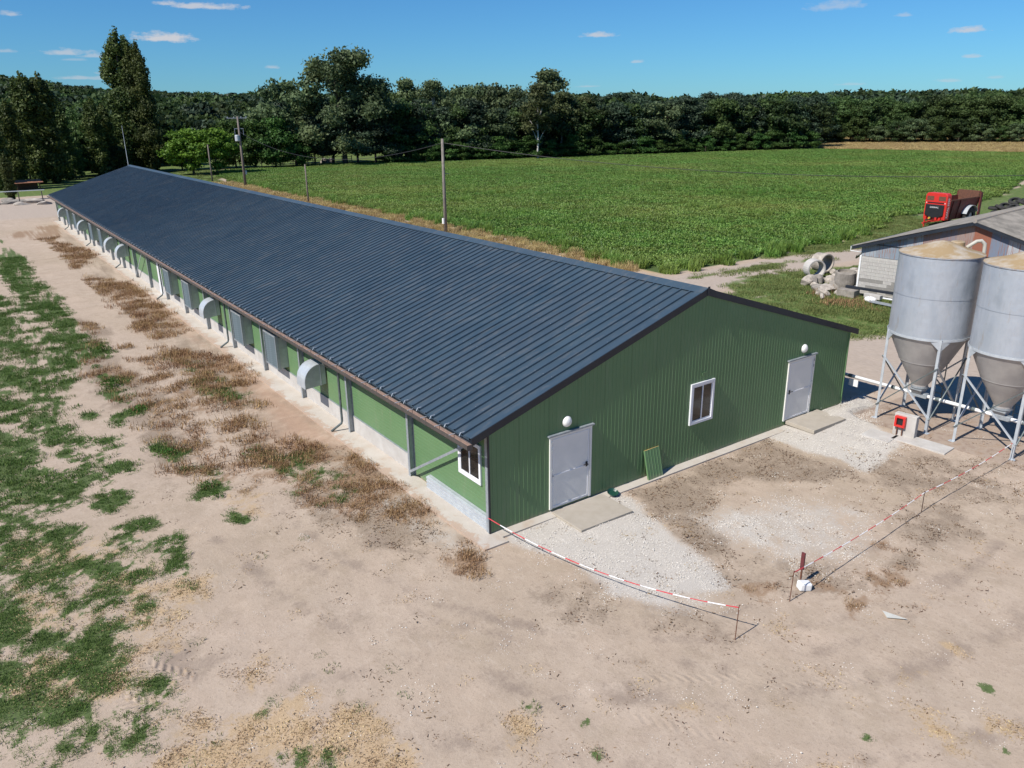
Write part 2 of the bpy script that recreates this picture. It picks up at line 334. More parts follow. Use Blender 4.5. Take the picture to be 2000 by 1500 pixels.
# ------------------------------------------------------------------ terrain masks
def vnoise(x, y, s, seed=0):
    x = x*s+seed*17.3; y = y*s-seed*9.1
    xi = np.floor(x).astype(np.int64); yi = np.floor(y).astype(np.int64); fx = x-xi; fy = y-yi
    fx = fx*fx*(3-2*fx); fy = fy*fy*(3-2*fy)
    def h(a, b):
        n = (a*374761393+b*668265263+seed*1442695) & 0x7fffffff
        n = ((n ^ (n >> 13))*1274126177) & 0x7fffffff
        return ((n ^ (n >> 16)) & 0xffff)/65535.0
    return (h(xi, yi)*(1-fx)+h(xi+1, yi)*fx)*(1-fy)+(h(xi, yi+1)*(1-fx)+h(xi+1, yi+1)*fx)*fy
def fbm(x, y, s, seed=0, o=4):
    r = 0; a = .5; t = 0
    for i in range(o): r = r+a*vnoise(x, y, s*2**i, seed+i); t += a; a *= .55
    return r/t
def sdf(x, y, poly):
    """signed distance, positive inside"""
    P = np.asarray(poly, float)[:, :2]; d = np.full(x.shape, 1e18); ins = np.zeros(x.shape, bool)
    for i in range(len(P)):
        a = P[i]; b = P[(i+1) % len(P)]; e = b-a; wx = x-a[0]; wy = y-a[1]
        t = np.clip((wx*e[0]+wy*e[1])/(e@e+1e-12), 0, 1)
        d = np.minimum(d, (wx-t*e[0])**2+(wy-t*e[1])**2)
        c = ((a[1] <= y) & (b[1] > y)) | ((b[1] <= y) & (a[1] > y))
        with np.errstate(divide='ignore', invalid='ignore'):
            ins ^= c & (x < a[0]+(y-a[1])/(b[1]-a[1]+1e-12)*e[0])
    d = np.sqrt(d); return np.where(ins, d, -d)
def Z(pts, ox, oy, s): return [(ox+a/s, oy+b/s) for a, b in pts]
za = lambda p: Z(p, 0, 440, 2.678)
zb = lambda p: Z(p, 0, 1000, 2.857)
zc = lambda p: Z(p, 1000, 1100, 2.0)
zd = lambda p: Z(p, 1400, 900, 3.333)
ze = lambda p: Z(p, 1240, 640, 4.0)
CH = ['grass', 'weed', 'straw', 'gravel', 'road', 'field', 'wheat', 'red', 'litter', 'pad', 'lawn', 'dark']
REG = []
def reg(ch, w, f, pts): REG.append((ch, w, f, [tuple(gp(*p)[:2]) for p in pts]))
def regw(ch, w, f, pts): REG.append((ch, w, f, pts))
for w, pts in [(.95, [(0, 70), (60, 130), (130, 180), (200, 290), (330, 390), (370, 470), (400, 540), (400, 600), (330, 560), (220, 500), (130, 420), (60, 330), (0, 260)]),
               (.9, [(200, 560), (400, 530), (470, 600), (580, 640), (560, 690), (430, 700), (400, 760), (300, 780), (200, 620)]),
               (.78, [(-150, 300), (120, 420), (220, 510), (200, 640), (200, 740), (-150, 700)]), (.72, [(-150, 700), (200, 740), (420, 760), (300, 980), (400, 1040), (200, 1100), (-150, 1000)]),
               (.9, [(100, 780), (250, 820), (290, 860), (240, 980), (150, 900)]), (.85, [(520, 780), (650, 790), (670, 850), (600, 880), (770, 940), (760, 980), (640, 1040), (600, 1010), (650, 960), (520, 880)]),
               (.85, [(400, 950), (490, 970), (480, 1010), (420, 1000)]), (.85, [(220, 1020), (400, 1040), (460, 1180), (440, 1260), (330, 1200), (220, 1120)]),
               (.95, [(-120, 1060), (170, 1120), (180, 1240), (0, 1330), (-120, 1330)]), (.8, [(490, 1100), (600, 1120), (630, 1150), (520, 1200)]), (.8, [(800, 1140), (980, 1170), (960, 1230), (810, 1220)]),
               (.75, [(520, 1220), (680, 1230), (690, 1300), (560, 1310)]), (.74, [(-100, 1250), (560, 1290), (700, 1480), (500, 1500), (-100, 1500)]), (.75, [(1020, 1350), (1170, 1340), (1180, 1420), (1030, 1450)]),
               (.75, [(1280, 1170), (1340, 1160), (1345, 1210), (1290, 1215)]), (.6, [(960, 1250), (1130, 1280), (1120, 1310), (960, 1300)])]:
    reg('grass', w, .35, za(pts))
for w, pts in [(.62, [(-250, 560), (300, 640), (760, 700), (1000, 1000), (900, 1290), (760, 1450), (-250, 1450)]), (.42, [(430, 250), (760, 60), (900, 420), (760, 900), (420, 760)]), (.92, [(-200, -80), (250, 30), (320, 0), (400, 60), (480, 100), (430, 200), (560, 300), (450, 420), (430, 560), (330, 640), (340, 720), (200, 790), (100, 900), (-250, 900)]),
               (.85, [(850, 170), (990, 120), (1050, 240), (1020, 350), (930, 360), (950, 260), (880, 220)]), (.7, [(700, 220), (790, 230), (780, 280), (700, 270)]), (.9, [(470, 500), (580, 520), (560, 580), (470, 590)]),
               (.75, [(350, 700), (560, 720), (760, 740), (740, 820), (560, 880), (380, 790)]), (.9, [(130, 980), (330, 920), (460, 1010), (440, 1080), (280, 1110), (130, 1050)]),
               (.8, [(50, 1310), (250, 1230), (400, 1290), (500, 1200), (600, 1290), (540, 1350), (300, 1370)]), (.7, [(620, 1180), (830, 1160), (860, 1250), (1000, 1290), (980, 1370), (700, 1300)]),
               (.85, [(1500, 1380), (1660, 1290), (1830, 1340), (1850, 1420), (1750, 1490), (1500, 1450)]), (.8, [(500, 1370), (700, 1400), (760, 1500), (500, 1500)]), (.8, [(770, 30), (880, 60), (860, 120), (760, 90)]),
               (.55, [(600, 1010), (960, 1000), (940, 1100), (700, 1130)]), (.6, [(1020, 410), (1100, 410), (1090, 450), (1020, 450)]), (.7, [(1280, 0), (1390, 20), (1390, 50), (1290, 40)]),
               (.7, [(700, 60), (860, 90), (830, 130), (640, 90)]), (.6, [(1450, 1090), (1500, 1080), (1500, 1130), (1440, 1140)])]:
    reg('grass', w, .25, zb(pts))
for pts in [[(1820, 460), (1880, 480), (1880, 500), (1840, 490)], [(1670, 310), (1700, 320), (1690, 340)], [(260, 615), (300, 620), (290, 640), (265, 640)], [(320, 740), (345, 740), (345, 770), (320, 765)], [(55, 555), (90, 560), (85, 585), (60, 580)], [(1360, 680), (1395, 670), (1390, 700)], [(1720, 205), (1760, 215), (1750, 235)], [(1905, 730), (1935, 730), (1935, 750), (1910, 750)]]:
    reg('grass', .8, .1, zc(pts))
for w, f, pts in [(1, .4, [(20, 50), (300, -10), (320, 60), (260, 90), (150, 70), (60, 70)]), (.95, .4, [(260, 90), (400, 110), (500, 150), (400, 230), (380, 200), (300, 150)]),
               (1, .5, [(440, 270), (600, 290), (720, 310), (800, 380), (880, 450), (960, 500), (1010, 530), (900, 590), (760, 600), (700, 500), (620, 430), (530, 350)]),
               (1, .4, [(860, 640), (1000, 660), (1250, 720), (1330, 800), (1339, 930), (1200, 980), (1080, 920), (980, 800), (880, 700)]),
               (.55, .5, [(640, 620), (860, 700), (1000, 900), (1080, 980), (960, 960), (800, 850), (660, 700)])]:
    reg('weed', w, f, za(pts))
reg('weed', 1, .4, [(480, 885), (540, 860), (640, 865), (700, 890), (760, 930), (810, 960), (860, 1010), (890, 1045), (840, 1040), (780, 1010), (700, 1010), (620, 1000), (560, 960), (510, 920)])
reg('weed', .9, .25, [(870, 1085), (920, 1080), (945, 1105), (920, 1125), (885, 1115)])
reg('weed', .9, .3, [(850, 1000), (930, 1060), (900, 1075), (830, 1030)])
reg('litter', .8, .5, za([(400, 480), (560, 540), (620, 700), (760, 780), (870, 900), (1040, 1180), (950, 1250), (900, 1420), (800, 1300), (740, 1100), (560, 960), (480, 850), (420, 740)]))
reg('weed', .6, .5, za([(420, 500), (540, 540), (560, 700), (760, 790), (870, 920), (1040, 1180), (960, 1230), (860, 1130), (700, 900), (480, 850), (420, 740)]))
for pts in [[(900, 90), (1020, 80), (1050, 130), (990, 165), (920, 130)]]: reg('weed', .85, .25, zc(pts))
for pts in [[(1020, 540), (1120, 530), (1280, 600), (1200, 690), (1080, 620)], [(900, 740), (1060, 680), (1240, 770), (1060, 850), (980, 870)], [(800, 940), (930, 880), (1060, 880), (880, 1020)], [(600, 790), (760, 780), (860, 860), (700, 850)]]:
    reg('weed', .85, .25, zd(pts))
for pts in [[(60, 100), (380, 70), (420, 150), (700, 190), (900, 300), (700, 330), (400, 300), (180, 230)]]: reg('litter', .7, .6, zc(pts))
reg('litter', .85, .5, zd([(850, 240), (1300, 330), (1700, 470), (1400, 560), (1150, 460)])); reg('litter', .6, .8, zd([(1000, 80), (1300, 0), (1990, 100), (1850, 400), (1500, 380)]))
reg('litter', 1, .4, ze([(980, 850), (1200, 950), (1750, 1130), (1500, 1200), (1200, 1180), (800, 1220), (560, 1440), (200, 1500), (0, 1280), (600, 1040), (900, 920)]))
reg('litter', .9, .5, [(1280, 1000), (1360, 990), (1440, 1080), (1470, 1140), (1420, 1140), (1340, 1060)])
reg('litter', .8, .4, [(1440, 1080), (1560, 1100), (1700, 1110), (1780, 1080), (1800, 1130), (1640, 1170), (1460, 1150)])
reg('litter', .6, .8, [(1620, 870), (1900, 900), (2000, 900), (2000, 1000), (1860, 1040), (1760, 960), (1660, 930)])
reg('litter', .65, .5, [(600, 870), (760, 960), (900, 1080), (820, 1110), (640, 1040), (540, 950)])
for pts in [[(920, 370), (1180, 340), (1220, 430), (1140, 550), (1020, 650), (960, 560), (890, 460)], [(1250, 830), (1500, 750), (1560, 900), (1500, 980), (1260, 1010), (1190, 960)], [(1460, 570), (1600, 590), (1590, 630), (1460, 620)],
            [(1010, 1130), (1600, 1040), (1750, 960), (1850, 1080), (2100, 1080), (2300, 1300), (2300, 1500), (800, 1500), (900, 1350), (1000, 1290)], [(600, 720), (760, 680), (760, 730), (620, 760)], [(250, 1290), (420, 1230), (340, 1350)],
            [(830, 290), (920, 290), (900, 330), (840, 320)], [(1950, 770), (2000, 760), (2050, 830), (1960, 830)], [(640, 860), (800, 820), (840, 900), (640, 960)]]:
    reg('straw', .74, .3, zb(pts))
for pts in [[(0, 590), (60, 610), (120, 700), (90, 790), (0, 820)], [(1550, 560), (1640, 590), (1800, 690), (1790, 790), (1700, 760), (1600, 660)], [(1850, 570), (2040, 600), (2040, 690), (1860, 650)], [(1150, 760), (1300, 745), (1420, 820), (1150, 840)],
            [(1680, 310), (1730, 330), (1800, 380), (1730, 370)], [(560, 580), (720, 550), (700, 600)], [(1440, 480), (1600, 420), (1560, 480)], [(1000, 220), (1080, 235), (1080, 255), (1010, 245)]]:
    reg('straw', .85, .25, zc(pts))
reg('straw', .6, .5, [(0, 860), (60, 890), (100, 960), (40, 1000), (0, 980)])
reg('weed', .42, .8, [(180, 740), (420, 700), (520, 800), (560, 960), (420, 980), (330, 900)])
reg('straw', .5, .8, [(0, 1020), (250, 1050), (420, 1230), (330, 1400), (0, 1420)])
reg('straw', .5, .5, [(430, 960), (520, 960), (520, 1010), (440, 1000)])
reg('dark', .9, .3, zb([(820, 760), (1000, 680), (1100, 720), (1240, 820), (1080, 960), (850, 940)])); reg('dark', .7, .3, zb([(600, 1010), (900, 1000), (880, 1110), (700, 1080)])); reg('dark', .7, .3, zb([(330, 850), (460, 860), (450, 930), (360, 920)]))
reg('dark', .4, .6, [(560, 1130), (900, 1240), (1300, 1270), (1300, 1300), (900, 1280), (600, 1190)])
reg('dark', .42, .7, [(1180, 1230), (1500, 1290), (1800, 1260), (2000, 1180), (2000, 1230), (1800, 1320), (1450, 1360), (1150, 1300)])
reg('dark', .4, .6, [(700, 1400), (1100, 1440), (1500, 1480), (1500, 1500), (1000, 1500)])
def arc(ch, w, wid, pts):
    P = [np.array(gp(*p)[:2]) for p in pts]
    for off in (-.95, .95):
        Lp, Rp = [], []
        for i, q in enumerate(P):
            d = P[min(i+1, len(P)-1)]-P[max(i-1, 0)]; d /= np.linalg.norm(d); nn = np.array([-d[1], d[0]]); Lp.append(tuple(q+nn*(off+wid))); Rp.append(tuple(q+nn*(off-wid)))
        regw(ch, w, .16, Lp+Rp[::-1])
arc('dark', .62, .20, [(480, 1020), (620, 1130), (820, 1230), (1100, 1300), (1400, 1310), (1700, 1260), (2000, 1130)])
arc('dark', .52, .22, [(560, 1400), (800, 1370), (1100, 1400), (1400, 1430), (1750, 1400), (2100, 1280)])
arc('dark', .5, .18, [(500, 960), (680, 1080), (900, 1170), (1150, 1230), (1450, 1250), (1650, 1190), (1850, 1060), (2000, 920)])
reg('dark', .35, .8, zb([(1330, 500), (1500, 520), (1500, 700), (1330, 620)]))
reg('gravel', 1, .35, [(985, 1035), (1065, 995), (1185, 955), (1245, 985), (1310, 1050), (1390, 1100), (1425, 1150), (1300, 1160), (1330, 1190), (1200, 1160), (1130, 1100), (1060, 1080), (1000, 1060)])
reg('gravel', 1, .3, [(1490, 850), (1530, 820), (1600, 800), (1690, 770), (1715, 800), (1705, 830), (1765, 870), (1690, 925), (1640, 900), (1560, 880)])
reg('gravel', .5, .7, [(1300, 1160), (1400, 1150), (1440, 1200), (1330, 1220), (1240, 1190)])
reg('gravel', .54, .9, [(1340, 1010), (1500, 960), (1700, 990), (1720, 1090), (1560, 1130), (1450, 1090)])
reg('gravel', .45, .4, [(740, 900), (830, 960), (960, 1080), (940, 1110), (820, 1060), (720, 990)])
reg('road', 1, 1.2, [(1655, 650), (2100, 690), (2100, 760), (1700, 760), (1640, 760)])
TRACK = [(28, 21.0), (35, 20.9), (42.8, 20.9), (49, 19.2), (62, 17.6), (80, 16.5), (80, 13.6), (60, 14.4), (46, 16.6), (38.7, 17.0), (31.8, 16.6), (25.5, 16.0), (19, 13), (17, 9), (16.6, 30), (19, 60), (19.5, 95), (24, 95), (25.5, 60), (25.5, 35)]
regw('road', 1, .9, TRACK)
regw('road', .9, 2.0, [(-40, 92), (-12, 90), (17, 86), (24, 90), (24, 118), (0, 116), (-40, 122)])
regw('lawn', .95, .8, [(29, 19.9), (36, 19.9), (42, 19.5), (43, 18.6), (36, 18.7)])
reg('red', .9, .6, [(1570, 498), (1690, 488), (1690, 503), (1600, 512)])
FIELD = [(29.2, 21.7), (34, 21.8), (42.2, 21.9), (49.4, 22.3), (58.5, 24.0), (63.5, 26.2), (80, 28.5), (98, 30.5), (200, 62), (198, 72), (188, 116), (150, 128), (119.8, 141), (93, 153), (70, 156), (45, 155), (36, 153), (33, 140), (31.2, 125), (30.6, 80), (30.4, 40)]
regw('field', 1, .6, FIELD)
regw('lawn', .9, 1.5, [(25, 14), (33, 18), (46, 14), (60, 14), (66, 10), (44, 2), (30, 3), (24, 6), (22, 10)])
regw('lawn', .85, 1.0, [(46, 19.5), (60, 18.2), (100, 20), (230, 55), (230, 66), (98, 31), (64, 27), (58, 24.2), (50, 22.6), (42, 22), (38, 21.5)])
regw('lawn', .95, 1.5, [(-40, 119), (0, 119), (25, 121), (30, 125), (37, 157), (95, 158), (130, 146), (200, 122), (600, 200), (600, 700), (-600, 700), (-600, 119)])
regw('straw', .8, .5, [(27, 22), (29.6, 22), (30.6, 60), (31.2, 120), (28.5, 120), (27.2, 60)])
reg('weed', .6, .6, [(1560, 560), (1640, 570), (1700, 590), (1730, 625), (1640, 600), (1560, 585)])
WHEAT = [(189, 118), (200, 72), (205, 62), (330, 95), (300, 170), (232, 146)]
regw('wheat', 1, 1.0, WHEAT)
PAD = [(15.2, -.9), (19.5, -.9), (19.5, -7.2), (15.3, -7.2)]
regw('pad', 1, .3, PAD)
regw('red', .55, 1.0, [(10, 60), (-3, 9), (-1.3, 7)])
reg('litter', .7, .8, [(330, 640), (500, 720), (660, 850), (860, 1000), (920, 1060), (860, 1110), (640, 1010), (480, 870), (330, 740)])
reg('litter', .6, .8, [(120, 440), (220, 520), (400, 660), (480, 740), (400, 740), (240, 620), (120, 500)])
reg('grass', .42, .5, [(500, 880), (620, 880), (700, 960), (640, 990), (540, 940)])
reg('grass', .38, .6, [(330, 690), (440, 730), (500, 790), (440, 800), (360, 750)])
reg('red', .6, .6, [(430, 700), (520, 740), (600, 800), (660, 850), (740, 900), (640, 880), (540, 850), (500, 790)])
reg('red', .5, .6, [(280, 560), (330, 600), (380, 640), (420, 690), (360, 660), (300, 610)])
regw('road', .8, 1.5, [(85, 168), (100, 168), (100, 200), (45, 200), (45, 168)])
PADDOCK = [(40, 166), (66, 166), (72, 205), (40, 205)]
regw('red', .8, 1.0, PADDOCK)

def masks(x, y):
    out = {c: np.zeros(x.shape) for c in CH}
    for ch, w, f, poly in REG:
        P = np.asarray(poly); m = (x > P[:, 0].min()-f*3) & (x < P[:, 0].max()+f*3) & (y > P[:, 1].min()-f*3) & (y < P[:, 1].max()+f*3)
        if not m.any(): continue
        s = sdf(x[m], y[m], poly); v = w*np.clip(.5+s/(2*f), 0, 1)
        out[ch][m] = np.maximum(out[ch][m], v)
    # the far country outside what was surveyed: grassland
    return out
BRK = {'grass': (.86, 4.2, 1.4, 7.5, 0), 'weed': (.66, 3.2, 1.4, 6.5, 4), 'straw': (.74, 2.4, .9, 5.0, 8), 'litter': (.9, 2.0, .8, 5.0, 12), 'gravel': (1.0, .7, .9, 4.0, 16), 'dark': (.75, 1.8, .9, 4.0, 20), 'lawn': (1.0, 1.5, .35, 2.2, 24)}
def broken(ch, x, y, m):
    w, k, s1, s2, sd_ = BRK[ch]; nn = .55*fbm(x, y, s1, sd_, 3)+.45*fbm(x, y, s2, sd_+3, 3)
    return np.clip(m*w+(nn-.5)*k*np.minimum(1, m*2.5), 0, 1)*(m > .02)
def sstep(a, b, x): t = np.clip((x-a)/(b-a), 0, 1); return t*t*(3-2*t)
def gh(x, y):
    x = np.asarray(x, float); y = np.asarray(y, float)
    D = np.hypot(x-CAM[0], y-CAM[1]); A = np.arctan2(x-CAM[0], y-CAM[1])
    left = sstep(.22, .04, A)
    h = sstep(230, 620, D)*(3.5+7*sstep(.62, .36, A)+12*left)+sstep(600, 1500, D)*6
    inside = sdf(x, y, [(-.7, -.4), (16.4, -.4), (16.4, 84.5), (-.7, 84.5)])
    k = sstep(0, -1.2, inside)
    h = h+k*(.10*(fbm(x, y, .22, 3)-.5)+.05*(fbm(x, y, 1.3, 5)-.5))*sstep(260, 120, D)
    # gravel heap between barn door and silo
    h = h+.26*np.exp(-((x-15.3)**2/2.2+(y+.65)**2/.35))+.10*np.exp(-((x-13.4)**2/3+(y+.8)**2/1.4))+.05*np.exp(-((x-2.9)**2/2+(y+.9)**2/1.5))
    pad = sdf(x, y, PAD); h = np.where(pad > 0, .02, h)
    return h
def gz(x, y): return float(gh(np.array([x]), np.array([y]))[0])

# ------------------------------------------------------------------ ground sheets
def axis(a, b, fine0, fine1, st):
    xs = list(np.arange(fine0, fine1, st)); s = st; v = xs[-1]
    while v < b: s *= 1.045; v += s; xs.append(v)
    s = st; v = xs[0]
    while v > a: s *= 1.045; v -= s; xs.insert(0, v)
    return np.array(xs)
gx_ = axis(-3500, 4500, -13, 21, .135); gy_ = axis(-400, 6000, -11.5, 14, .135)
GX, GY = np.meshgrid(gx_, gy_, indexing='ij'); nx, ny = GX.shape
fx, fy = GX.ravel(), GY.ravel(); fz = gh(fx, fy)
MK = masks(fx, fy)
far = np.hypot(fx-CAM[0], fy-CAM[1])
for c in BRK: MK[c] = broken(c, fx, fy, MK[c])
MK['lawn'] = np.maximum(MK['lawn'], np.where((far > 240), .95, 0))
idx = np.arange(nx*ny).reshape(nx, ny)
quads = np.stack([idx[:-1, :-1].ravel(), idx[1:, :-1].ravel(), idx[1:, 1:].ravel(), idx[:-1, 1:].ravel()], 1)
qm = {c: MK[c][quads].mean(1) for c in CH}
sel_f = qm['field'] > .5; sel_w = (qm['wheat'] > .5) & ~sel_f; sel_r = (qm['road'] > .5) & ~sel_f & ~sel_w; sel_g = (qm['gravel'] > .5) & ~sel_r & ~sel_f; sel_p = (qm['pad'] > .5) & ~sel_r
sel_g &= ~sel_p
def sheet(name, sel, mat, smooth=True):
    q = quads[sel]; used, inv = np.unique(q, return_inverse=True)
    co = np.stack([fx[used], fy[used], fz[used]], 1); q = inv.reshape(q.shape)
    me = bpy.data.meshes.new(name); me.vertices.add(len(co)); me.vertices.foreach_set('co', co.ravel())
    me.loops.add(q.size); me.loops.foreach_set('vertex_index', q.ravel().astype(np.int32))
    me.polygons.add(len(q)); me.polygons.foreach_set('loop_start', (np.arange(len(q))*4).astype(np.int32)); me.polygons.foreach_set('loop_total', np.full(len(q), 4, np.int32))
    me.polygons.foreach_set('use_smooth', np.ones(len(q), bool))
    me.update(calc_edges=True); me.validate()
    for k in range(3):
        a = me.color_attributes.new('m%d' % k, 'FLOAT_COLOR', 'POINT')
        d = np.stack([MK[c][used] for c in CH[4*k:4*k+4]], 1).astype(np.float32); a.data.foreach_set('color', d.ravel())
    me.materials.append(mat)
    o = bpy.data.objects.new(name, me); col.objects.link(o); return o
def ground_mat():
    m, nt, b = new_mat('dry_ground')
    P = N(nt, 'ShaderNodeNewGeometry').outputs['Position']
    at = []
    for k in range(3):
        a = N(nt, 'ShaderNodeAttribute'); a.attribute_name = 'm%d' % k
        s = N(nt, 'ShaderNodeSeparateColor'); L(nt, a.outputs['Color'], s.inputs[0]); at += [s.outputs[0], s.outputs[1], s.outputs[2], a.outputs['Alpha']]
    ch = dict(zip(CH, at))
    nL = noise(nt, P, .35, 5, .6); nM = noise(nt, P, 2.2, 5, .65); nF = noise(nt, P, 13, 5, .7); nS = noise(nt, P, 55, 3, .7); nX = noise(nt, P, 140, 2, .6)
    nStreak = noise(nt, P, 9, 4, .6, (1, .35, 1))
    c = ramp(nt, nL, [(.3, (.485, .39, .305)), (.5, (.43, .34, .262)), (.7, (.48, .378, .292))])
    c = mix(nt, M(nt, 'MULTIPLY', M(nt, 'SUBTRACT', nM, .45), 2.4, clamp=True), c, (.365, .282, .215))
    nBig = noise(nt, P, .12, 4, .6)
    c = mix(nt, M(nt, 'MULTIPLY', M(nt, 'SUBTRACT', nBig, .44), 3.0, clamp=True), c, mix(nt, .42, c, (.33, .262, .175)))
    nC0 = noise(nt, P, .9, 8, .72); c = mix(nt, M(nt, 'MULTIPLY', M(nt, 'MULTIPLY', M(nt, 'SUBTRACT', nC0, .52), 6, clamp=True), .5), c, (.30, .235, .165))
    c = mix(nt, M(nt, 'MULTIPLY', M(nt, 'SUBTRACT', nStreak, .55), 3, clamp=True), c, (.50, .41, .325))
    c = mix(nt, M(nt, 'MULTIPLY', M(nt, 'SUBTRACT', nF, .55), 4, clamp=True), c, (.27, .205, .155))
    c = mix(nt, M(nt, 'MULTIPLY', M(nt, 'SUBTRACT', nS, .61), 7, clamp=True), c, (.19, .14, .10))
    c = mix(nt, M(nt, 'MULTIPLY', M(nt, 'SUBTRACT', nX, .70), 9, clamp=True), c, (.66, .61, .55))
    def lay(c, mask, colr, n, k=.9, w=.18, amt=1.0):
        v = M(nt, 'ADD', mask, M(nt, 'MULTIPLY', M(nt, 'SUBTRACT', n, .5), k))
        mr = N(nt, 'ShaderNodeMapRange', interpolation_type='SMOOTHSTEP'); L(nt, v, mr.inputs[0]); mr.inputs[1].default_value = .5-w; mr.inputs[2].default_value = .5+w
        v = mr.outputs[0]
        if amt != 1: v = M(nt, 'MULTIPLY', v, amt)
        return mix(nt, v, c, colr)
    nA = M(nt, 'ADD', M(nt, 'MULTIPLY', nM, .5), M(nt, 'MULTIPLY', nF, .5))
    nB = M(nt, 'ADD', M(nt, 'MULTIPLY', nF, .5), M(nt, 'MULTIPLY', nS, .5))
    nC = M(nt, 'ADD', M(nt, 'MULTIPLY', nM, .25), M(nt, 'ADD', M(nt, 'MULTIPLY', nF, .45), M(nt, 'MULTIPLY', nS, .30)))
    litc = ramp(nt, nS, [(.35, (.13, .092, .062)), (.5, (.24, .185, .135)), (.68, (.38, .31, .245))])
    gravc = ramp(nt, nS, [(.3, (.33, .285, .235)), (.5, (.49, .45, .40)), (.7, (.56, .52, .47))])
    strc = ramp(nt, nX, [(.3, (.25, .165, .09)), (.5, (.44, .315, .185)), (.7, (.62, .48, .31))])
    grc = ramp(nt, nF, [(.3, (.045, .080, .022)), (.6, (.080, .130, .036)), (.8, (.16, .18, .07))])
    wdc = ramp(nt, nF, [(.3, (.20, .125, .075)), (.7, (.33, .225, .145))])
    rdc = ramp(nt, nStreak, [(.3, (.44, .365, .30)), (.6, (.385, .315, .255)), (.8, (.30, .25, .20))])
    fdc = ramp(nt, nF, [(.3, (.05, .085, .024)), (.6, (.085, .12, .04)), (.9, (.14, .13, .06))])
    lwc = ramp(nt, nA, [(.3, (.06, .11, .028)), (.5, (.10, .15, .04)), (.62, (.22, .21, .09)), (.75, (.34, .29, .17))])
    whc = ramp(nt, nA, [(.3, (.34, .27, .13)), (.6, (.45, .365, .19)), (.8, (.52, .43, .25))])
    rec = ramp(nt, nA, [(.3, (.50, .24, .15)), (.6, (.52, .34, .24))])
    pdc = ramp(nt, nM, [(.3, (.25, .175, .13)), (.5, (.36, .285, .225)), (.7, (.30, .21, .145))])
    c = lay(c, ch['litter'], litc, nC, 2.2, .35, .8)
    c = lay(c, ch['red'], rec, nA, 1.4, .4, .55)
    c = lay(c, ch['dark'], (.27, .21, .165), nC, 1.6, .35, .8)
    c = lay(c, ch['gravel'], gravc, nC, 1.6, .25)
    c = lay(c, ch['road'], rdc, nA, .6, .2)
    c = lay(c, ch['straw'], strc, nC, 2.6, .25, .85)
    c = lay(c, ch['weed'], wdc, nC, 2.6, .3, .85)
    c = lay(c, ch['pad'], pdc, nF, .3, .1)
    c = lay(c, ch['lawn'], lwc, nA, 1.0, .15)
    c = lay(c, ch['field'], fdc, nA, .6, .15)
    c = lay(c, ch['wheat'], whc, nA, .4, .15)
    c = lay(c, ch['grass'], grc, nC, 3.0, .14, .92)
    L(nt, c, b.inputs['Base Color']); b.inputs['Roughness'].default_value = .95; b.inputs['Specular IOR Level'].default_value = .15
    # relief: clods, trampled soil and the tread marks of tractor tyres
    h = M(nt, 'ADD', M(nt, 'MULTIPLY', nM, .5), M(nt, 'ADD', M(nt, 'MULTIPLY', nF, .30), M(nt, 'MULTIPLY', nS, .13)))
    h = M(nt, 'ADD', h, M(nt, 'MULTIPLY', nX, .05))
    sp = N(nt, 'ShaderNodeSeparateXYZ'); L(nt, P, sp.inputs[0])
    def tread(h, pa, pb, wid, amp):
        a = gp(*pa); bb = gp(*pb); d = bb-a; ln = float(np.hypot(d[0], d[1])); ux, uy = d[0]/ln, d[1]/ln
        X = M(nt, 'SUBTRACT', sp.outputs[0], float(a[0])); Y = M(nt, 'SUBTRACT', sp.outputs[1], float(a[1]))
        s = M(nt, 'ADD', M(nt, 'MULTIPLY', X, ux), M(nt, 'MULTIPLY', Y, uy)); t = M(nt, 'ADD', M(nt, 'MULTIPLY', X, -uy), M(nt, 'MULTIPLY', Y, ux))
        t = M(nt, 'ADD', t, M(nt, 'MULTIPLY', M(nt, 'SUBTRACT', nL, .5), .5))
        at_ = M(nt, 'ABSOLUTE', t)
        wv = M(nt, 'SINE', M(nt, 'MULTIPLY', M(nt, 'ADD', s, M(nt, 'MULTIPLY', at_, .8)), 2*math.pi/.21))
        e1 = M(nt, 'MULTIPLY', M(nt, 'SUBTRACT', wid, at_), 14, clamp=True)
        e2 = M(nt, 'MULTIPLY', M(nt, 'MULTIPLY', s, 1.5, clamp=True), M(nt, 'MULTIPLY', M(nt, 'SUBTRACT', ln, s), 1.5, clamp=True))
        k = M(nt, 'MULTIPLY', M(nt, 'MULTIPLY', e1, e2), M(nt, 'MULTIPLY', M(nt, 'SUBTRACT', nM, .25), 2.2, clamp=True))
        return M(nt, 'ADD', h, M(nt, 'MULTIPLY', M(nt, 'MULTIPLY', wv, k), amp))
    h = tread(h, (1240, 1335), (1500, 1330), .24, .22)
    h = tread(h, (270, 1292), (385, 1335), .22, .9)
    h = tread(h, (1180, 1400), (1480, 1465), .24, .16)
    h = tread(h, (1460, 1350), (1760, 1330), .2, .14)
    h = tread(h, (215, 1355), (310, 1395), .2, .8)
    bp = N(nt, 'ShaderNodeBump'); bp.inputs['Strength'].default_value = .75; bp.inputs['Distance'].default_value = .045
    L(nt, h, bp.inputs['Height']); L(nt, bp.outputs[0], b.inputs['Normal'])
    return m
MT['ground'] = ground_mat()
tag(sheet('ground', ~(sel_f | sel_w | sel_r | sel_g | sel_p), MT['ground']), 'dry sandy farmyard with patchy grass around the barn', kind='structure')
tag(sheet('dirt_track', sel_r, MT['ground']), 'pale sandy dirt tracks round the barn', kind='structure')
tag(sheet('field_soil', sel_f, MT['ground']), 'soil under the green crop field', kind='structure')
tag(sheet('wheat_field', sel_w, MT['ground']), 'strip of ripe yellow cereal below the far wood', kind='structure')
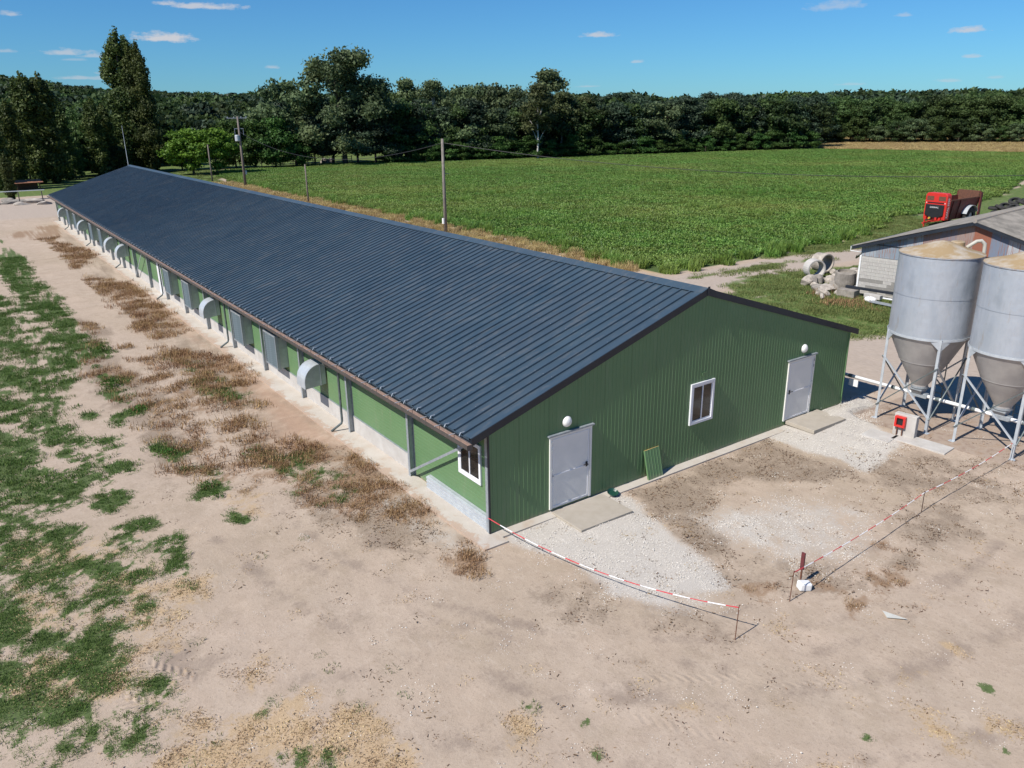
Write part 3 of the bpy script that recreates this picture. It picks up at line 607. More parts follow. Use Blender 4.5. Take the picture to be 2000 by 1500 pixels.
tag(sheet('gravel_patch', sel_g, MT['ground']), 'white limestone gravel laid before the barn doors', kind='structure')
tag(sheet('concrete_pad', sel_p, MT['ground']), 'stained concrete pad under the feed silos', kind='structure')

# ------------------------------------------------------------------ the long barn
BW, BAY, NB = 15.965, 4.401, 19
BL = BAY*NB
ZE, OX, SL = 2.88, .497, .3129
def rz_(x): return ZE+SL*((x if x < BW/2 else BW-x)+OX)      # top of roof
barn = thing('livestock_barn', 'long low green barn with ribbed slate blue steel roof', 'barn')
# gable wall: upright steel panels
NP = 16; pw = BW/NP
def gable_panel(i, yf, sgn):
    x0, x1 = i*pw+.003, (i+1)*pw-.003
    xs = []; k = 7; s = (x1-x0)/k
    prof = []
    for j in range(k):
        a = x0+j*s
        prof += [(a, 0), (a+s*.80, 0), (a+s*.86, .007), (a+s*.95, .007)]
    prof.append((x1, 0))
    if x0 < BW/2 < x1: prof.append((BW/2, 0)); prof.sort()
    m = MB(); n = len(prof); zb = .02
    vs = [(x, yf+sgn*d, zb) for x, d in prof]+[(x, yf+sgn*d, rz_(x)-.06) for x, d in prof]+[(x0, yf-sgn*.06, zb), (x1, yf-sgn*.06, zb), (x0, yf-sgn*.06, rz_(x0)-.06), (x1, yf-sgn*.06, rz_(x1)-.06)]
    fs = [(j, j+1, n+j+1, n+j) for j in range(n-1)]
    b0 = 2*n; fs += [(0, n, b0+2, b0), (n-1, b0+1, b0+3, 2*n-1)]
    m.add(vs, fs); return m
for i in range(NP): gable_panel(i, 0.0, -1).build('wall_panel', MT['green'], barn)
m = MB(); m.extrude([(0, BL, 0), (BW, BL, 0), (BW, BL, rz_(BW)-.06), (BW/2, BL, rz_(BW/2)-.06), (0, BL, rz_(0)-.06)], (0, .08, 0)); m.build('rear_wall', MT['green'], barn)
# corner trims
MB().box(-.012, .03, -.03, .02, 0, rz_(0)-.1).build('corner_trim', MT['fascia'], barn)
MB().box(BW-.03, BW+.012, -.03, .06, 0, rz_(0)-.1).build('corner_trim', MT['green'], barn)
MB().box(.05, BW-.03, -.05, -.012, -.1, .03).build('footing', MT['concrete'], barn)
# long left wall, one bay at a time
XW = .20
def hpanel(z0, z1, y0, y1):
    m = MB(); k = max(3, int(round((z1-z0)/.115))); s = (z1-z0)/k; pr = []
    for j in range(k):
        a = z0+j*s; pr += [(a, 0), (a+s*.86, 0), (a+s*.90, .004), (a+s*.96, .004)]
    pr.append((z1, 0)); n = len(pr)
    m.add([(XW+d, y0, z) for z, d in pr]+[(XW+d, y1, z) for z, d in pr], [(j, j+1, n+j+1, n+j) for j in range(n-1)])
    m.add([(XW, y0, z1), (XW, y1, z1), (XW+.05, y1, z1), (XW+.05, y0, z1)], [(0, 1, 2, 3)])
    return m
PM = {}
def bay_part(key, name, mk, mat, y):
    if key not in PM: PM[key] = mk().build(name, mat, barn); o = PM[key]
    else: o = inst(PM[key].data, name, barn)
    o.location = (0, y, 0); return o
for b in range(NB):
    y0 = b*BAY
    if b == 0:
        hpanel(.05, 1.02, .02, BAY).build('wall_panel', MT['green'], barn); hpanel(1.025, 2.05, .02, BAY).build('wall_panel', MT['green'], barn); hpanel(2.055, 3.02, .02, BAY).build('wall_panel', MT['green'], barn)
    else:
        bay_part('p1', 'wall_panel', lambda: hpanel(.645, 1.66, 0, BAY), MT['green'], y0)
        bay_part('p2', 'wall_panel', lambda: hpanel(1.665, 3.02, 0, BAY), MT['green'], y0)
        bay_part('pl', 'plinth', lambda: MB().box(XW-.03, XW+.12, 0.003, BAY-.003, -.1, .625), MT['concrete'], y0)
        bay_part('sill', 'sill_strip', lambda: MB().box(XW-.045, XW+.02, 0, BAY, .627, .643), MT['galv'], y0)
def post_mb():
    m = MB()
    m.box(-.002, .01, -.06, .06, 0, 2.86); m.box(.01, XW-.014, -.006, .006, 0, 2.86); m.box(XW-.013, XW-.003, -.06, .06, 0, 2.86)
    m.box(-.02, .19, -.09, .09, 0, .012); return m
P0 = post_mb().build('post', MT['galv'], barn); P0.location = (0, .09, 0)
for b in range(1, NB+1): inst(P0.data, 'post', barn, (0, b*BAY-(.09 if b == NB else 0), 0))
MB().box(.02, .14, .04, BL, 2.86, 2.98).build('eave_beam', MT['galv_dark'], barn)
# corrugated strip at the foot of the first bay
m = MB(); pr = []
for j in range(4):
    a = .0+j*.105; pr += [(a, .10), (a+.02, .03), (a+.075, .03), (a+.095, .10)]
n = len(pr); m.add([(d, .17, z) for z, d in pr]+[(d, 3.42, z) for z, d in pr], [(j, j+1, n+j+1, n+j) for j in range(n-1)])
m.add([(.10, .17, .415), (.19, .17, .415), (.19, 3.42, .415), (.10, 3.42, .415)], [(0, 1, 2, 3)])
m.build('base_cladding', MT['galv_light'], barn)
# braces
for (ya, za_, yb, zb_) in [(BAY-.03, .2, .16, 2.78), (10*BAY-.06, .15, 9*BAY+.06, 2.78), (18*BAY+.1, .2, 19*BAY-.2, 2.7)]:
    MB().bar((-.03, ya, za_), (-.03, yb, zb_), .075, .02, up=(1, 0, 0)).build('brace', MT['galv'], barn)
# roof: steel sheets of three ribs
RS = .3703; nr = int((BL+.25)/RS)
def roof_profile(k):
    pr = []
    for j in range(k):
        a = j*RS; pr += [(a, 0), (a+RS-.090, 0), (a+RS-.082, .050), (a+RS-.040, .050), (a+RS-.005, 0)]
    pr.append((k*RS, 0)); return pr
def roof_sheet(k, side, x_end=None):
    pr = roof_profile(k); n = len(pr); m = MB()
    xe, xr = (-OX, BW/2) if side < 0 else (BW+OX, BW/2)
    ze = ZE; zr = rz_(BW/2)
    sn = -SL/math.sqrt(1+SL*SL)*(1 if side < 0 else -1); cs = 1/math.sqrt(1+SL*SL)
    vs = [(xe+sn*h, y, ze+cs*h) for y, h in pr]+[(xr+sn*h, y, zr+cs*h) for y, h in pr]
    m.add(vs, [((j+1, j, n+j, n+j+1) if side < 0 else (j, j+1, n+j+1, n+j)) for j in range(n-1)])
    # cut end at the eave
    m.add([(xe, 0, ze-.004), (xe, pr[-1][0], ze-.004), (xe, pr[-1][0], ze-.045), (xe, 0, ze-.045)], [(0, 1, 2, 3)])
    return m
S0 = None; yb0 = -.03; j = 0
while j+3 <= nr:
    if S0 is None: S0 = roof_sheet(3, -1).build('roof_sheet', MT['roof'], barn); o = S0
    else: o = inst(S0.data, 'roof_sheet', barn)
    o.location = (0, yb0+j*RS+.12, 0); j += 3
o = roof_sheet(nr, 1).build('rear_roof_slope', MT['roof'], barn); o.location = (0, yb0+.12, 0)
yend = yb0+.12+j*RS
# flat margin flashing at the front edge, fascia and ridge cap
cs = 1/math.sqrt(1+SL*SL); sn = SL*cs
for (xa, xb, za0, zb0, name) in [(-OX-.01, BW/2, rz_(-.0)-SL*(OX+.01)+.0, rz_(BW/2), 'rake_flashing'), (BW+OX+.01, BW/2, ZE-.003, rz_(BW/2), 'rake_flashing')]:
    za0 = ZE-.003
    m = MB(); m.extrude([(xa, -.045, za0+.042), (xb, -.045, zb0+.042), (xb, .24, zb0+.042), (xa, .24, za0+.042)], (0, 0, -.006)); m.build(name, MT['roof'], barn)
    m = MB(); m.extrude([(xa, -.046, za0+.046), (xb, -.046, zb0+.046), (xb, -.046, zb0-.165), (xa, -.046, za0-.165)], (0, .03, 0)); m.build('fascia', MT['fascia'], barn)
m = MB(); rr = .30
for sg in (-1, 1):
    x1 = BW/2+sg*rr; m.extrude([(BW/2, -.05, rz_(BW/2)+.075), (x1, -.05, rz_(BW/2)-SL*rr+.052), (x1, -.05, rz_(BW/2)-SL*rr+.042), (BW/2, -.05, rz_(BW/2)+.065)], (0, yend+.1, 0))
m.build('ridge_cap', MT['roof'], barn)
MB().box(BW/2-.03, BW/2+.05, -.07, -.05, rz_(BW/2)-.15, rz_(BW/2)+.11).build('ridge_end_cap', MT['fascia'], barn)
MB().bar((-OX+.03, 0, ZE-.07), (-OX+.03, yend, ZE-.07), .05, .06).build('eave_batten', MT['fascia'], barn)
m = MB(); m.extrude([(-.38, .02, ZE-.10+.03), (.18, .02, ZE+.07), (.18, .02, ZE+.05), (-.38, .02, ZE-.10+.01)], (0, BL, 0)); m.build('soffit', MT['fascia'], barn)
# gutter, hooks, clips
m = MB(); GP = [(-.53, 2.79), (-.53, 2.70), (-.55, 2.665), (-.64, 2.665), (-.665, 2.70), (-.665, 2.80), (-.68, 2.80), (-.68, 2.695), (-.65, 2.65), (-.545, 2.65), (-.515, 2.695), (-.515, 2.79)]
GA = [(x, -.10, z) for x, z in GP]; n = len(GA); Lg = yend+.18
vs = GA+[(x, y+Lg, z) for x, y, z in GA]; fs = [(i, (i+1) % n, n+(i+1) % n, n+i) for i in range(n)]
m.add(vs, fs[:5], 1); m.add(vs, fs[5:], 0)
m.add([(-.68, -.10, 2.80), (-.515, -.10, 2.80), (-.515, -.10, 2.65), (-.68, -.10, 2.65)], [(0, 1, 2, 3)], 0)
gut = m.build('gutter', [MT['gutter_out'], MT['gutter']], barn)
m = MB(); m.add([(-.662, -.05, 2.70), (-.535, -.05, 2.70), (-.535, yend, 2.70), (-.662, yend, 2.70)], [(0, 1, 2, 3)]); m.build('gutter_silt', MT['gutter'], gut)
mh = MB(); mc = MB()
for q in range(int(nr/2)):
    y = yb0+.12+RS*2*q+RS-.05
    mh.box(-.685, -.50, y+.33, y+.355, 2.803, 2.815)
    mc.box(-OX-.05, -OX+.07, y-.012, y+.012, ZE+.062, ZE+.075); mc.bar((-OX-.045, y, ZE+.07), (-OX-.09, y, ZE-.01), .024, .012)
tag(mh.build('gutter_hooks', MT['galv_light'], barn), kind='stuff'); tag(mc.build('rib_clips', MT['galv_light'], barn), kind='stuff')
ms = MB()
for q in range(nr):
    y = yb0+.12+RS*q+RS-.05
    for s in (.9, 2.9, 4.9, 6.9):
        if random.random() < .85:
            x = -OX+s+.02*random.random(); ms.box(x-.014, x+.014, y-.014, y+.014, rz_(x)+.035, rz_(x)+.05)
tag(ms.build('roof_screws', MT['galv_light'], barn), kind='stuff')
# downpipes
DP = None
for b in (2, 5, 8, 11, 14, 17):
    if DP is None:
        m = MB(); m.tube([(-.60, 0, 2.68), (-.60, 0, 2.60), (-.50, 0, 2.50), (-.17, 0, 2.34), (-.12, 0, 2.24), (-.12, 0, .42), (-.15, 0, .32), (-.50, .12, .06)], .042, 10)
        DP = m.build('downpipe', MT['galv_dark'], barn, smooth=True); o = DP
    else: o = inst(DP.data, 'downpipe', barn)
    o.location = (0, b*BAY+.30, 0)
# air hoods (quarter-round) and louvred inlets
def hood():
    h = MB(); w = .76; prof = [(XW-.05, 2.04), (-.05, 2.04)]
    for k in range(1, 9):
        a = math.pi/2*k/8; prof.append((-.05-.62*math.sin(a), 1.42+.62*math.cos(a)))
    prof.append((-.67, 1.17)); inner = [(XW-.05, 2.01), (-.05, 2.01)]+[(-.05-.59*math.sin(math.pi/2*k/8), 1.42+.59*math.cos(math.pi/2*k/8)) for k in range(1, 9)]+[(-.64, 1.17)]
    poly = prof+[(XW-.05, 1.24)]
    h.extrude([(x, 0, z) for x, z in poly], (0, .012, 0))
    n = len(prof)
    ring = prof+inner[::-1]
    m2 = MB(); vs = [(x, -.015, z) for x, z in prof]+[(x, w+.015, z) for x, z in prof]+[(x, -.015, z) for x, z in inner]+[(x, w+.015, z) for x, z in inner]
    fs = [(i+1, i, n+i, n+i+1) for i in range(n-1)]+[(2*n+i, 2*n+i+1, 3*n+i+1, 3*n+i) for i in range(n-1)]+[(i, i+1, 2*n+i+1, 2*n+i) for i in range(n-1)]+[(n+i+1, n+i, 3*n+i, 3*n+i+1) for i in range(n-1)]
    m2.add(vs, fs)
    m3 = MB(); m3.box(-.055, -.045+.02, -.02, w+.02, 1.22, 2.055)
    return h, m2, m3
hh = hood()
H0 = hh[1].build('air_hood', MT['galv_light'], barn); H0.location = (0, 2*BAY+2.12, 0)
hs1 = hh[0].build('hood_side', MT['galv_mid'], H0); hf1 = hh[2].build('hood_flange', MT['galv'], H0)
hk = [(hs1, 0), (inst(hs1.data, 'hood_side', H0, (0, .748, 0)), .748), (hf1, 0)]
for b in (5, 10, 11, 14, 17):
    o = inst(H0.data, 'air_hood', barn, (0, b*BAY+(2.12 if b != 17 else 1.6), 0))
    for c, dy in hk: inst(c.data, c.name.split('.')[0], o, (0, dy, 0))
def inlet():
    w = 1.42; body = MB().box(-.14, XW-.004, .04, w-.04, .85, 2.14)
    fr = MB(); fr.box(-.28, -.14, 0, .05, .80, 2.22); fr.box(-.28, -.14, w-.05, w, .80, 2.22); fr.box(-.28, -.14, .05, w-.05, 2.16, 2.22); fr.box(-.28, -.14, .05, w-.05, .80, .86)
    sl_ = MB(); sl_.add([(-.275, .05, 0), (-.275, w-.05, 0), (-.20, w-.05, .085), (-.20, .05, .085), (-.268, .05, -.004), (-.268, w-.05, -.004), (-.193, w-.05, .081), (-.193, .05, .081)], [(0, 1, 2, 3), (7, 6, 5, 4), (0, 4, 5, 1), (2, 6, 7, 3)])
    return body, fr, sl_
ib = inlet()
I0 = ib[0].build('air_inlet', MT['galv_mid'], barn); I0.location = (0, 3*BAY+1.71, 0)
fr0 = ib[1].build('inlet_frame', MT['galv'], I0); sl0 = ib[2].build('slat', MT['galv_dark'], I0); sl0.location = (0, 0, .865)
for k in range(1, 14): inst(sl0.data, 'slat', I0, (0, 0, .865+k*.0935))
for b in (4, 6, 7, 12, 13, 15, 16):
    o = inst(I0.data, 'air_inlet', barn, (0, b*BAY+1.71, 0)); inst(fr0.data, 'inlet_frame', o)
    for k in range(14): inst(sl0.data, 'slat', o, (0, 0, .865+k*.0935))
# white door in the side wall
sd_ = MB().box(XW-.05, XW-.01, 8*BAY+1.35, 8*BAY+2.35, .05, 2.2).build('side_door', MT['white'], barn)
MB().box(XW-.09, XW-.05, 8*BAY+1.42, 8*BAY+1.54, 1.05, 1.09).build('handle', MT['black'], sd_)
# windows
def window(parent, x0, x1, z0, z1, y):
    """window facing -Y"""
    t = .085; fr = MB(); fr.box(x0, x1, y-.05, y+.01, z0, z0+t); fr.box(x0, x1, y-.05, y+.01, z1-t, z1); fr.box(x0, x0+t, y-.05, y+.01, z0+t, z1-t); fr.box(x1-t, x1, y-.05, y+.01, z0+t, z1-t)
    w = bevel(fr.build('window', MT['white'], parent), .006); c = (x0+x1)/2
    s1 = MB()
    for a, b_ in ((x0+t, c+.02), (c-.02, x1-t)):
        yy = y-.035 if a < c-.1 else y-.02
        s1.box(a, b_, yy, yy+.015, z0+t, z0+t+.045); s1.box(a, b_, yy, yy+.015, z1-t-.045, z1-t); s1.box(a, a+.04, yy, yy+.015, z0+t+.045, z1-t-.045); s1.box(b_-.04, b_, yy, yy+.015, z0+t+.045, z1-t-.045)
    s1.build('sash', MT['white'], w)
    for a, b_ in ((x0+t+.04, c-.02), (c+.02, x1-t-.04)): MB().box(a, b_, y-.014, y-.010, z0+t+.04, z1-t-.04).build('pane', MT['glass'], w)
    return w
window(barn, 7.53, 8.60, 1.28, 2.64, -.008)
w2 = window(barn, 0, 1.12, 0, 1.16, 0)
w2.rotation_euler = (0, 0, -math.pi/2); w2.location = (XW-.012, 1.72, 1.17)
# gable doors
def gdoor(x0, z0, hinge):
    w, h, t = 1.50, 2.20, .07; y = -.008
    fr = MB(); fr.box(x0, x0+t, y-.045, y, z0, z0+h); fr.box(x0+w-t, x0+w, y-.045, y, z0, z0+h); fr.box(x0+t, x0+w-t, y-.045, y, z0+h-t, z0+h)
    d = fr.build('door', MT['door'], barn)
    MB().box(x0+t+.003, x0+w-t-.003, y-.026, y-.004, z0+.01, z0+h-t-.003).build('door_leaf', MT['door'], d)
    rl = MB(); a, b_ = x0+t+.03, x0+w-t-.03
    for zz in (z0+.05, z0+1.0, z0+h-t-.06): rl.box(a, b_, y-.036, y-.0262, zz, zz+.035)
    rl.box(a, a+.03, y-.036, y-.0262, z0+.0852, z0+h-t-.0602); rl.box(b_-.03, b_, y-.036, y-.0262, z0+.0852, z0+h-t-.0602)
    rl.build('door_moulding', MT['white'], d)
    MB().box(x0-.06, x0+w+.06, y-.09, y, z0+h+.002, z0+h+.045).build('lintel_drip', MT['galv'], d)
    hm = MB(); hx = b_-.08 if hinge < 0 else a+.08
    hm.box(hx-.03, hx+.03, y-.05, y-.0362, z0+.98, z0+1.13); hm.bar((hx, y-.085, z0+1.07), (hx-.14*(1 if hinge < 0 else -1), y-.085, z0+1.065), .02); hm.bar((hx, y-.04, z0+1.07), (hx, y-.09, z0+1.07), .022)
    hm.build('handle', MT['black'], d)
    for k in (.25, .75, 1.15, 1.75, 1.95):
        hx2 = x0+t-.012 if hinge < 0 else x0+w-t-.012
        MB().tube([(hx2+.01, y-.058, z0+k), (hx2+.01, y-.058, z0+k+.1)], .012, 8).build('hinge', MT['galv'], d)
    return d
gdoor(1.99, .12, -1); gdoor(12.41, .24, 1)
for (x, z) in ((2.60, 2.63), (13.22, 2.76)):
    l = MB().lathe([(.155, 0), (.155, .02), (.145, .022), (.14, .045), (.11, .08), (.065, .10), (.0, .108)], n=28).build('wall_lamp', MT['lamp'], barn, smooth=True)
    l.location = (x, -.015, z); l.rotation_euler = (math.pi/2, 0, 0)
MB().box(8.0, 8.22, -.03, -.014, 2.84, 2.93).build('small_vent', MT['green'], barn)
MB().box(-.56, XW-.02, -.60, BL+.4, -.06, .045).build('apron', MT['apron'], barn)
MB().box(XW-.02, 12.2, -.34, .02, -.06, .05).build('apron', MT['apron'], barn)
# interior never shows; keep the far long wall closed
MB().box(BW-.06, BW, .05, BL, 0, rz_(BW)-.08).build('rear_long_wall', MT['green'], barn)
# ------------------------------------------------------------------ things by the gable
def slab(name, label, cx, cy, w, d, z, t, mat, rz=0):
    o = MB().box(-w/2, w/2, -d/2, d/2, -t, 0).build(name, mat); o.location = (cx, cy, z); o.rotation_euler = (0, 0, rz); bevel(o, .01)
    return tag(o, label, 'slab')
slab('door_slab', 'rectangular concrete slab at the near door of the green gable', 2.93, -.77, 1.86, 1.28, .10, .10, MT['slab'], -.01)
slab('door_slab', 'rectangular concrete slab at the far right door of the green gable', 13.48, -.62, 1.86, 1.15, .235, .13, MT['slab'], .0)
slab('paving_slab', 'pale paving slab on the gravel left of the red meter box', 14.35, -2.52, .85, .95, .06, .08, MT['concrete'], .1)
slab('paving_slab', 'long pale paving slab lying before the red meter box', 14.85, -3.72, .75, 1.75, .06, .08, MT['concrete'], .08)
# leaning sandwich panel
pl = thing('leaning_panel', 'green sandwich panel offcut leaning against the gable wall', 'panel', (5.93, -.27, .045), .03)
m = MB(); pr = []
for j in range(5):
    a = -.31+j*.124; pr += [(a, 0), (a+.10, 0), (a+.106, -.007), (a+.118, -.007)]
pr.append((.31, 0)); n = len(pr)
m.add([(x, d, 0) for x, d in pr]+[(x, d, .93) for x, d in pr], [(k, k+1, n+k+1, n+k) for k in range(n-1)]); m.box(-.31, -.306, 0, .06, 0, .93)
c1 = m.build('panel_skin', MT['green'], pl); c2 = MB().box(-.305, .31, .003, .06, .002, .928).build('foam_core', MT['foam'], pl)
for c in (c1, c2): c.rotation_euler = (R(-14), 0, 0)
b_ = MB().lathe([(.0, .0), (.12, .0), (.17, .06), (.165, .065), (.11, .015), (0, .015)], n=20).build('feed_bowl', pm('dark_green_plastic', (.01, .05, .035), (.015, .06, .04), 3, .35))
b_.location = (4.12, -.30, .09); b_.rotation_euler = (.25, -.1, 0); tag(b_, 'small dark green bowl on the gravel beside the near gable door', 'bowl')
# gas meter block
gm = thing('meter_post', 'low concrete block carrying a red square meter box by the silos', 'meter box', (15.05, -3.0, .02), 0)
gm.rotation_euler = (0, 0, .12)
bevel(MB().box(-.12, .12, -.36, .36, 0, .78).build('block', MT['concrete'], gm), .015)
rb = MB(); rb.box(-.25, -.125, -.05, .30, .34, .40); rb.box(-.25, -.125, -.05, .30, .66, .72); rb.box(-.25, -.125, -.05, .02, .40, .66); rb.box(-.25, -.125, .23, .30, .40, .66)
bevel(rb.build('red_box', MT['red'], gm), .008); MB().box(-.17, -.126, .02, .23, .40, .66).build('recess', MT['black'], gm)
m = MB()
for y in (.03, .2): m.tube([(-.19, y, .34), (-.19, y, .2), (-.17, y, .02)], .02, 6)
m.build('pipes', MT['rust'], gm)

# ------------------------------------------------------------------ feed silos
def silo():
    s = thing('feed_silo', 'nearer to barn', 'silo', (16.78, -2.40, .02))
    Rr = 1.27; z0, z1 = 3.28, 6.0
    m = MB()
    for za, zb_, dr in ((z0, z0+1.35, 0), (z0+1.345, z0+1.365, .012), (z0+1.36, z1-.03, .006), (z1-.035, z1, .03)): m.lathe([(Rr+dr, za), (Rr+dr, zb_)], n=72)
    m.lathe([(Rr, z1-.036), (Rr+.03, z1-.036)], n=72); m.build('drum', MT['silo'], s, smooth=True)
    MB().lathe([(Rr+.03, z1), (Rr*.6, z1+.15), (.30, z1+.34), (0, z1+.40)], n=48).build('conical_roof', MT['silo_top'], s, smooth=True)
    h = MB(); h.lathe([(.22, z1+.12), (.22, z1+.30), (.19, z1+.33), (0, z1+.34)], (.62, -.18, 0), n=24); o = h.build('filling_lid', MT['silo_top'], s)
    pi_ = MB(); pi_.tube([(.70, -.45, z1+.14), (.95, -.62, z1+.34), (1.05, -.72, z1+.36), (1.14, -.80, z1+.26), (1.16, -.82, z1+.05), (1.16, -.82, 1.0)], .06, 10); pi_.build('filling_pipe', pm('cream_pipe', (.52, .50, .43), (.45, .43, .37), 3, .6), s, smooth=True)
    MB().lathe([(Rr+.012, z0+.03), (Rr+.03, z0+.03), (Rr+.03, z0-.05), (Rr-.02, z0-.05)], n=64).build('ring', MT['galv_light'], s)
    m = MB(); m.lathe([(Rr-.02, z0-.04), (.80, 2.27)], n=56); m.lathe([(.812, 2.285), (.806, 2.255)], n=56); m.lathe([(.795, 2.26), (.27, 1.36)], n=56); m.lathe([(.27, 1.36), (.27, 1.30)], n=40); b = m.build('hopper_cone', MT['silo_cone'], s, smooth=False)
    for pl_ in b.data.polygons: pl_.use_smooth = True
    m = MB(); m.lathe([(.28, 1.31), (.28, 1.24), (.22, 1.22)], n=24); m.box(-.26, .30, -.22, .22, 1.17, 1.215)
    m.add([(-.24, -.2, 1.165), (.24, -.2, 1.165), (.24, .2, 1.165), (-.24, .2, 1.165), (-.08, -.14, .95), (.08, -.14, .95), (.08, .14, .95), (-.08, .14, .95)], [(0, 3, 2, 1), (4, 5, 6, 7), (0, 1, 5, 4), (1, 2, 6, 5), (2, 3, 7, 6), (3, 0, 4, 7)])
    m.build('outlet_boot', MT['galv'], s)
    q = .945; legs = [(-q, q), (q, q), (q, -q), (-q, -q)]
    for (x, y) in legs:
        m = MB(); sx, sy = (1 if x > 0 else -1), (1 if y > 0 else -1)
        a = .09; m.box(min(x, x-sx*.012), max(x, x-sx*.012), min(y, y-sy*a), max(y, y-sy*a), 0, z0+.02); m.box(min(x-sx*.0125, x-sx*a), max(x-sx*.0125, x-sx*a), min(y, y-sy*.012), max(y, y-sy*.012), 0, z0+.02)
        m.box(x-.09, x+.09, y-.09, y+.09, -.02, .012)
        # gusset at the ring
        m.extrude([(x-sx*.01, y-sy*.005, z0-.04), (x-sx*.32, y+sy*.17-sy*.005, z0-.04), (x-sx*.04, y-sy*.005, z0-.36)], (0, -sy*.008, 0))
        m.extrude([(x-sx*.005, y-sy*.01, z0-.04), (x+sx*.17-sx*.005, y-sy*.32, z0-.04), (x-sx*.005, y-sy*.04, z0-.36)], (-sx*.008, 0, 0))
        m.build('leg', MT['galv_light'], s)
    for i in range(4):
        (x0, y0), (x1, y1) = legs[i], legs[(i+1) % 4]
        MB().bar((x0*1.0, y0*1.0, .5), (x1*1.0, y1*1.0, 2.35), .05, .05).build('brace', MT['galv_light'], s)
        MB().bar((x1*1.03, y1*1.03, .5), (x0*1.03, y0*1.03, 2.35), .035, .035).build('brace', MT['galv_dark'], s)
    la = MB()
    for sx in (-.17, .17): la.bar((Rr+.14, sx, .5), (Rr+.14, sx, z1+.1), .03)
    for k in range(18): la.bar((Rr+.14, -.17, .7+k*.3), (Rr+.14, .17, .7+k*.3), .022)
    la.build('ladder', MT['galv_dark'], s)
    return s
s1 = silo(); s1['label'] = 'galvanised feed silo with ochre rusty roof nearest the barn, beside the red meter box'; s1['group'] = 'feed silos'
dup(s1, (16.82, -5.14, .02), 0, 'galvanised feed silo at the right edge of the photo, cut by the frame', 'feed silos')
# feed auger
au = thing('feed_auger', 'long white feed auger tube running under the silos to the barn', 'auger', (16.78, 0, .98))
m = MB(); m.tube([(0, 2.6, 0), (0, -8.6, 0)], .062, 12); m.build('tube', MT['plastic_white'], au, smooth=True)
for y in (1.4, .2, -1.5, -3.1, -4.3, -5.9): MB().tube([(0, y+.07, 0), (0, y-.07, 0)], .074, 12).build('coupling', MT['galv_dark'], au)
for y in (-2.4, -5.14): bevel(MB().box(-.11, .11, y-.35, y+.2, -.08, .09).build('boot', MT['galv'], au), .02)
tb = MB().box(-.02, .02, -.18, .18, -.34, -.08).build('plate', MT['plastic_white'], au); tb.location = (-.10, .0, 0)

# ------------------------------------------------------------------ barrier tape and stakes
def stake(label, x, y, h, lean=(0, 0)):
    m = MB(); z = gz(x, y); m.tube([(0, 0, -.05), (lean[0], lean[1], h)], .011, 6); m.tube([(lean[0], lean[1], h), (lean[0]+.03, lean[1], h+.02), (lean[0]+.03, lean[1]+.03, h)], .009, 5)
    o = m.build('barrier_stake', MT['rust']); o.location = (x, y, z); return tag(o, label, 'stake', 'rusty rod stakes holding the barrier tape')
stake('rusty rod stake at the foreground end of the left tape', 1.74, -6.70, .80, (.06, .02))
stake('rusty rod stake in front of the white container', 3.85, -6.53, .76, (.03, .0))
stake('rusty rod stake in the middle of the right tape run', 10.33, -6.13, .62, (.02, .02))
def tape(name, label, pts, seg=.44, r=.012):
    t = thing(name, label, 'barrier tape', tuple(pts[0]))
    P = [Vector(p)-Vector(pts[0]) for p in pts]; L_ = [0]
    for a, b in zip(P, P[1:]): L_.append(L_[-1]+(b-a).length)
    def at(s):
        s = min(max(s, 0), L_[-1])
        for i in range(len(P)-1):
            if s <= L_[i+1]: return P[i].lerp(P[i+1], (s-L_[i])/(L_[i+1]-L_[i]+1e-9))
        return P[-1]
    k = 0; s = 0; ms = (MB(), MB())
    while s < L_[-1]-.02:
        e = min(s+seg, L_[-1]); tw = [at(s+(e-s)*q/4) for q in range(5)]
        ms[k % 2].tube(tw, [r*(.7+.6*random.random()) for _ in tw], 6); s = e; k += 1
    ms[0].build('red_bands', MT['tape_red'], t); ms[1].build('white_bands', MT['tape_white'], t)
def sag(a, b, d, n=24): return [(a[0]+(b[0]-a[0])*i/n, a[1]+(b[1]-a[1])*i/n, a[2]+(b[2]-a[2])*i/n-4*d*(i/n)*(1-i/n)) for i in range(n+1)]
z1_ = gz(1.74, -6.7)
tape('barrier_tape', 'red and white barrier tape from the barn corner to the foreground stake', sag((-.03, .02, .52), (1.78, -6.68, z1_+.78), .38, 30), .42, .012)
tape('barrier_tape', 'red and white barrier tape from the white container towards the silos', sag((3.88, -6.53, gz(3.85, -6.53)+.75), (10.35, -6.11, gz(10.3, -6.1)+.60), .10)+sag((10.35, -6.11, gz(10.3, -6.1)+.60), (15.70, -6.05, .62), .10)[1:], .42, .011)
w = thing('warning_board', 'narrow dark red board on a post behind the white container', 'board', (4.67, -6.23, gz(4.67, -6.23)))
MB().box(-.012, .012, -.02, .02, -.05, .5).build('post', MT['rust'], w); MB().box(-.02, .02, -.045, .045, .38, .82).build('plate', pm('dark_red_board', (.16, .03, .035), (.09, .03, .03), 8, .6), w)
b_ = MB(); b_.box(-.15, .15, -.11, .11, 0, .2); o = b_.build('white_container', MT['plastic_white']); bevel(o, .04, 3); o.location = (4.53, -6.42, gz(4.53, -6.42)); o.rotation_euler = (0, .1, -.5)
tag(o, 'small white plastic container on the sand by the tape stakes', 'container')
o = MB().extrude([(0, 0, 0), (.16, .20, 0), (.30, -.30, 0)], (0, 0, .006)).build('plastic_scrap', pm('pale_film', (.58, .57, .50), (.50, .49, .44), 4, .5)); o.location = (5.0, -8.2, gz(5, -8.2)+.03); tag(o, 'pale triangular scrap of sheeting lying on the sand', 'scrap')
